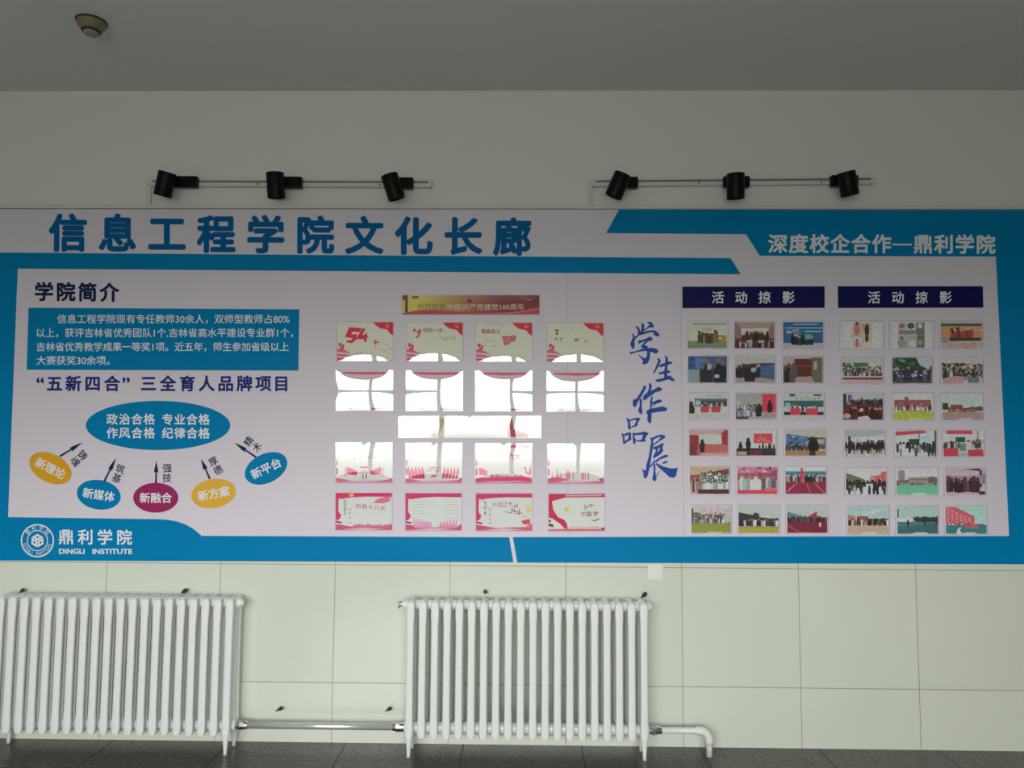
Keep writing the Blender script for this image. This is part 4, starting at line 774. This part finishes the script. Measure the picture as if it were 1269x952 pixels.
spot((772.3, 215.2), (759.8, 244), 764, 790.7, 225.9, 'black spotlight tilted left, leftmost on the right track')
spot((911.7, 214.6), (911.7, 246.6), 896.8, 929, 225, 'black spotlight pointing straight down at the middle of the right track')
spot((1048.3, 213), (1053.6, 242.8), 1029.8, 1063.8, 223.8, 'black spotlight at the right end of the right track')

# ------------------------------------------------------------------ smoke detector
c = FL(113.5, 26.5, ZC)
t = thing('smoke_detector', 'small yellowed smoke detector on the ceiling at upper left', 'smoke detector', c)
dn = Matrix.Translation(c) @ Matrix.Rotation(PI, 4, 'X')
bm = bmesh.new(); lathe(bm, [(0, 0), (.066, 0), (.066, .006)], dn, 36); from_bm('mounting_base', bm, m_detdark, t)
bm = bmesh.new(); lathe(bm, [(0.0, .004), (.063, .005), (.064, .011), (.058, .022), (.046, .040), (.042, .045), (0, .046)], dn, 40); from_bm('housing', bm, m_detector, t, True)
bm = bmesh.new(); lathe(bm, [(0.040, .044), (0.0395, .051), (0, .051)], dn, 32); from_bm('vent_gap', bm, m_detdark, t)
bm = bmesh.new(); lathe(bm, [(0, .050), (.0335, .0515), (.033, .057), (.024, .066), (0, .069)], dn, 36); from_bm('sensor_cap', bm, m_detcap, t, True)

# ------------------------------------------------------------------ cast iron column radiators
RC = 0.115                                            # centre of the radiators in front of the wall
ZH, ZB = B(650, 750.5, RC).z, B(650, 903, RC).z       # hub heights
PITCH_R = (B(798.5, 800, RC+0.07).x-B(507.9, 800, RC+0.07).x)/19
def section_mesh():
    """one four column section around x = 0, y = 0 (front at -y), z absolute"""
    bm = bmesh.new()
    def col_(y, rx, ry, flat):
        prof = [(ZB-0.028, 0.80), (ZB-0.012, 1.06), (ZB+0.03, 1.04), (ZB+0.075, 0.93), ((ZB+ZH)/2, 0.92), (ZH-0.085, 0.93), (ZH-0.04, 1.06), (ZH+0.010, 1.06), (ZH+0.024, 0.90)]
        rings = []; n = 16
        for z, s in prof:
            rr = []
            for i in range(n):
                a = 2*PI*i/n; ca, sa = math.cos(a), math.sin(a); pw = 0.55 if flat else 0.85
                rr.append(bm.verts.new((rx*s*math.copysign(abs(ca)**pw, ca), y+ry*math.copysign(abs(sa)**pw, sa), z)))
            rings.append(rr)
        for A, Bq in zip(rings, rings[1:]):
            for i in range(n): bm.faces.new((A[i], A[(i+1) % n], Bq[(i+1) % n], Bq[i]))
        bm.faces.new(rings[0][::-1]); bm.faces.new(rings[-1])
    for y, fl in ((-0.057, True), (-0.019, False), (0.019, False), (0.057, True)): col_(y, 0.0195 if fl else 0.015, 0.0135 if fl else 0.0115, fl)
    def header(zc, up):
        # rounded cross head joining the four columns
        prof = [(-0.067, 0.010), (-0.062, 0.020), (-0.045, 0.0265), (0, 0.029), (0.045, 0.0265), (0.062, 0.020), (0.067, 0.010)]; n = 12; rings = []
        for y, r in prof: rings.append([bm.verts.new((0.0175*math.cos(2*PI*i/n)*(r/0.029)**0.5, y, zc+(r*up*math.sin(2*PI*i/n)))) for i in range(n)])
        for A, Bq in zip(rings, rings[1:]):
            for i in range(n): bm.faces.new((A[i], A[(i+1) % n], Bq[(i+1) % n], Bq[i]))
        bm.faces.new(rings[0][::-1]); bm.faces.new(rings[-1])
    header(ZH+0.008, 1.06); header(ZB-0.004, 1.0)
    for z, hr in ((ZH, 0.0245), (ZB, 0.0275)):        # hubs screwed to the next section
        cyl(bm, (-PITCH_R/2, 0, z), (PITCH_R/2, 0, z), hr, None, 20); cyl(bm, (-PITCH_R/2+0.002, 0, z), (-PITCH_R/2+0.007, 0, z), hr+0.003, None, 20); cyl(bm, (PITCH_R/2-0.007, 0, z), (PITCH_R/2-0.002, 0, z), hr+0.003, None, 20)
    for z in (ZB+(ZH-ZB)*0.5,):                       # small web between the columns
        box(bm, (-0.006, -0.055, z-0.012), (0.006, 0.055, z+0.012))
    bmesh.ops.recalc_face_normals(bm, faces=bm.faces[:])
    me = bpy.data.meshes.new('section'); bm.to_mesh(me); bm.free(); me.materials.append(m_rad)
    for p_ in me.polygons: p_.use_smooth = True
    me.set_sharp_from_angle(angle=deg(50))
    return me
def foot_mesh():
    bm = bmesh.new(); n = 12; rings = []
    for z, rx, ry in ((ZB+0.0, 0.019, 0.014), (ZB-0.03, 0.018, 0.014), (ZB-0.07, 0.0125, 0.011), (0.012, 0.0085, 0.009), (0.0, 0.0095, 0.010)):
        rings.append([bm.verts.new((rx*math.cos(2*PI*i/n), ry*math.sin(2*PI*i/n), z)) for i in range(n)])
    for A, Bq in zip(rings, rings[1:]):
        for i in range(n): bm.faces.new((A[i], A[(i+1) % n], Bq[(i+1) % n], Bq[i]))
    bm.faces.new(rings[-1]); bm.faces.new(rings[0][::-1]); bmesh.ops.recalc_face_normals(bm, faces=bm.faces[:])
    me = bpy.data.meshes.new('foot'); bm.to_mesh(me); bm.free(); me.materials.append(m_rad)
    for p_ in me.polygons: p_.use_smooth = True
    return me
SEC, FOOT = section_mesh(), foot_mesh()
def radiator(x_first, n, label):
    t = thing('column_radiator', label, 'radiator', (x_first+(n-1)*PITCH_R/2, -RC, 0), 'white column radiators under the board')
    for i in range(n):
        s = bpy.data.objects.new('section', SEC); C.objects.link(s); s.parent = t; s.location = ((i-(n-1)/2)*PITCH_R, 0, 0)
        if i in (0, n-1):
            for y in (-0.057, 0.057):
                f = bpy.data.objects.new('foot', FOOT); C.objects.link(f); f.parent = s; f.location = (0, y, 0)
    for side, xx in ((-1, -(n/2)*PITCH_R), (1, (n/2)*PITCH_R)):
        bm = bmesh.new(); cyl(bm, (xx-side*0.004, 0, ZH), (xx+side*0.010, 0, ZH), 0.024, 0.022, 20); cyl(bm, (xx+side*0.010, 0, ZH), (xx+side*0.018, 0, ZH), 0.015, 0.014, 6)
        me = bpy.data.meshes.new('end_plug'); bm.to_mesh(me); bm.free(); me.materials.append(m_rad); o_ = bpy.data.objects.new('end_plug', me); C.objects.link(o_); o_.parent = t
    return t
xm = B(507.9, 800, RC+0.07).x
rm = radiator(xm, 20, 'complete white column radiator standing at the middle of the wall')
XLAST = B(282.2, 800, RC+0.07).x
rl = radiator(XLAST-19*PITCH_R, 20, 'white column radiator cut off by the left edge of the view')
# chrome air valve on the middle radiator's left end
bm = bmesh.new(); xx = -10*PITCH_R-0.016
cyl(bm, (xx, 0, ZH), (xx-0.018, 0, ZH), 0.008, None, 12); cyl(bm, (xx-0.018, 0, ZH-0.012), (xx-0.018, 0, ZH+0.016), 0.007, 0.006, 12); cyl(bm, (xx-0.018, -0.004, ZH-0.006), (xx-0.018, -0.026, ZH-0.012), 0.004, 0.004, 10); cyl(bm, (xx-0.010, 0, ZH+0.004), (xx-0.026, 0, ZH+0.004), 0.011, 0.011, 6)
me = bpy.data.meshes.new('air_valve'); bm.to_mesh(me); bm.free(); me.materials.append(m_chrome); o_ = bpy.data.objects.new('air_valve', me); C.objects.link(o_); o_.parent = rm; o_['label'] = 'chrome air valve'

# connecting pipe between the radiators
xa, xb = XLAST+PITCH_R/2+0.002, xm-PITCH_R/2-0.002
t = thing('heating_pipe', 'silver pipe joining the two radiators near the floor', 'pipe', ((xa+xb)/2, -RC, ZB))
bm = bmesh.new(); cyl(bm, (xa+0.02, -RC, ZB), (xb-0.02, -RC, ZB), 0.0165, None, 24, True); from_bm('pipe_run', bm, m_silver, t, True)
for x, s in ((xa, 1), (xb, -1)):
    bm = bmesh.new(); cyl(bm, (x, -RC, ZB), (x+s*0.022, -RC, ZB), 0.022, None, 24); cyl(bm, (x+s*0.020, -RC, ZB), (x+s*0.040, -RC, ZB), 0.025, 0.024, 8); cyl(bm, (x+s*0.040, -RC, ZB), (x+s*0.056, -RC, ZB), 0.020, 0.018, 24)
    from_bm('pipe_union', bm, m_chrome, t)
# pipe from the middle radiator down into the floor
xr = xm+19*PITCH_R+PITCH_R/2+0.002
xe = B(880, 910, RC+0.02).x
t = thing('return_pipe', 'white pipe bending down into the floor right of the middle radiator', 'pipe', (xe, -RC, 0))
r_ = 0.0155; Rb = 0.045; path = [Vector((xr+0.05, -RC, ZB)), Vector((xe-Rb, -RC, ZB))]+[Vector((xe-Rb+Rb*math.sin(a), -RC, ZB-Rb+Rb*math.cos(a))) for a in [PI/2*k_/8 for k_ in range(1, 9)]]+[Vector((xe, -RC, 0.0))]
def tube(name, path, rad, m, parent, n=20):
    bm = bmesh.new(); rings = []
    for i, p_ in enumerate(path):
        d = (path[min(i+1, len(path)-1)]-path[max(i-1, 0)]).normalized(); s = Vector((0, 1, 0)); u = s.cross(d).normalized()
        rings.append([bm.verts.new(p_+(s*math.cos(2*PI*k_/n)+u*math.sin(2*PI*k_/n))*rad) for k_ in range(n)])
    for A, Bq in zip(rings, rings[1:]):
        for i in range(n): bm.faces.new((A[i], A[(i+1) % n], Bq[(i+1) % n], Bq[i]))
    bm.faces.new(rings[0]); bm.faces.new(rings[-1])
    return from_bm(name, bm, m, parent, True)
tube('pipe_run', path, r_, m_pipe, t)
elb = [path[1]-Vector((0.02, 0, 0))]+path[1:-1]+[path[-2]-Vector((0, 0, 0.022))]
tube('elbow', elb, r_+0.0055, m_pipe, t)
bm = bmesh.new(); cyl(bm, (xr, -RC, ZB), (xr+0.016, -RC, ZB), 0.019, None, 20); cyl(bm, (xr+0.014, -RC, ZB), (xr+0.034, -RC, ZB), 0.026, 0.025, 6); cyl(bm, (xr+0.034, -RC, ZB), (xr+0.060, -RC, ZB), 0.020, 0.018, 20)
from_bm('pipe_union', bm, m_chrome, t)

# ------------------------------------------------------------------ bracket bolts in the tiles, and the blank plate
def bolt(p0, p1, lab, r=0.0055, head=True):
    a, b_ = B(*p0, 0.0), B(*p1, 0.035)
    t = thing('wall_bolt', lab, 'bolt', a, 'dark bolts in the tiled wall')
    bm = bmesh.new(); cyl(bm, a, b_, r*0.7, r*0.7, 10); from_bm('shank', bm, m_dark, t)
    u = (b_-a).normalized(); bm = bmesh.new(); cyl(bm, b_-u*0.008, b_+u*0.012, r*1.8, r*1.7, 6); from_bm('nut', bm, m_dark, t)
bolt((23.8, 735.3), (27.6, 731.9), 'dark bolt over the left part of the cut off radiator')
bolt((225.6, 734.6), (229.2, 732.4), 'dark bolt over the right part of the cut off radiator', 0.007)
bolt((600.2, 731.6), (601.4, 733.4), 'dark bolt over the left half of the middle radiator', 0.0058)
bolt((795, 740.8), (798.8, 737.2), 'dark bolt over the right end of the middle radiator', 0.0065)
bolt((342.2, 881), (347.6, 878.4), 'left one of two dark bolts over the silver pipe')
bolt((478, 881.4), (482.6, 878.8), 'right one of two dark bolts over the silver pipe')
a, b_ = B(802.3, 699, 0.004), B(822.3, 719, 0.004)
t = thing('blank_plate', 'square white blank plate on the tiles just under the board', 'wall plate', ((a.x+b_.x)/2, 0, b_.z))
bm = bmesh.new(); box(bm, (a.x, -0.008, b_.z), (b_.x, 0, a.z), 0.003); from_bm('base_frame', bm, m_plate, t)
bm = bmesh.new(); box(bm, (a.x+0.014, -0.0105, b_.z+0.014), (b_.x-0.014, -0.006, a.z-0.014), 0.002); from_bm('cover', bm, m_plate, t)
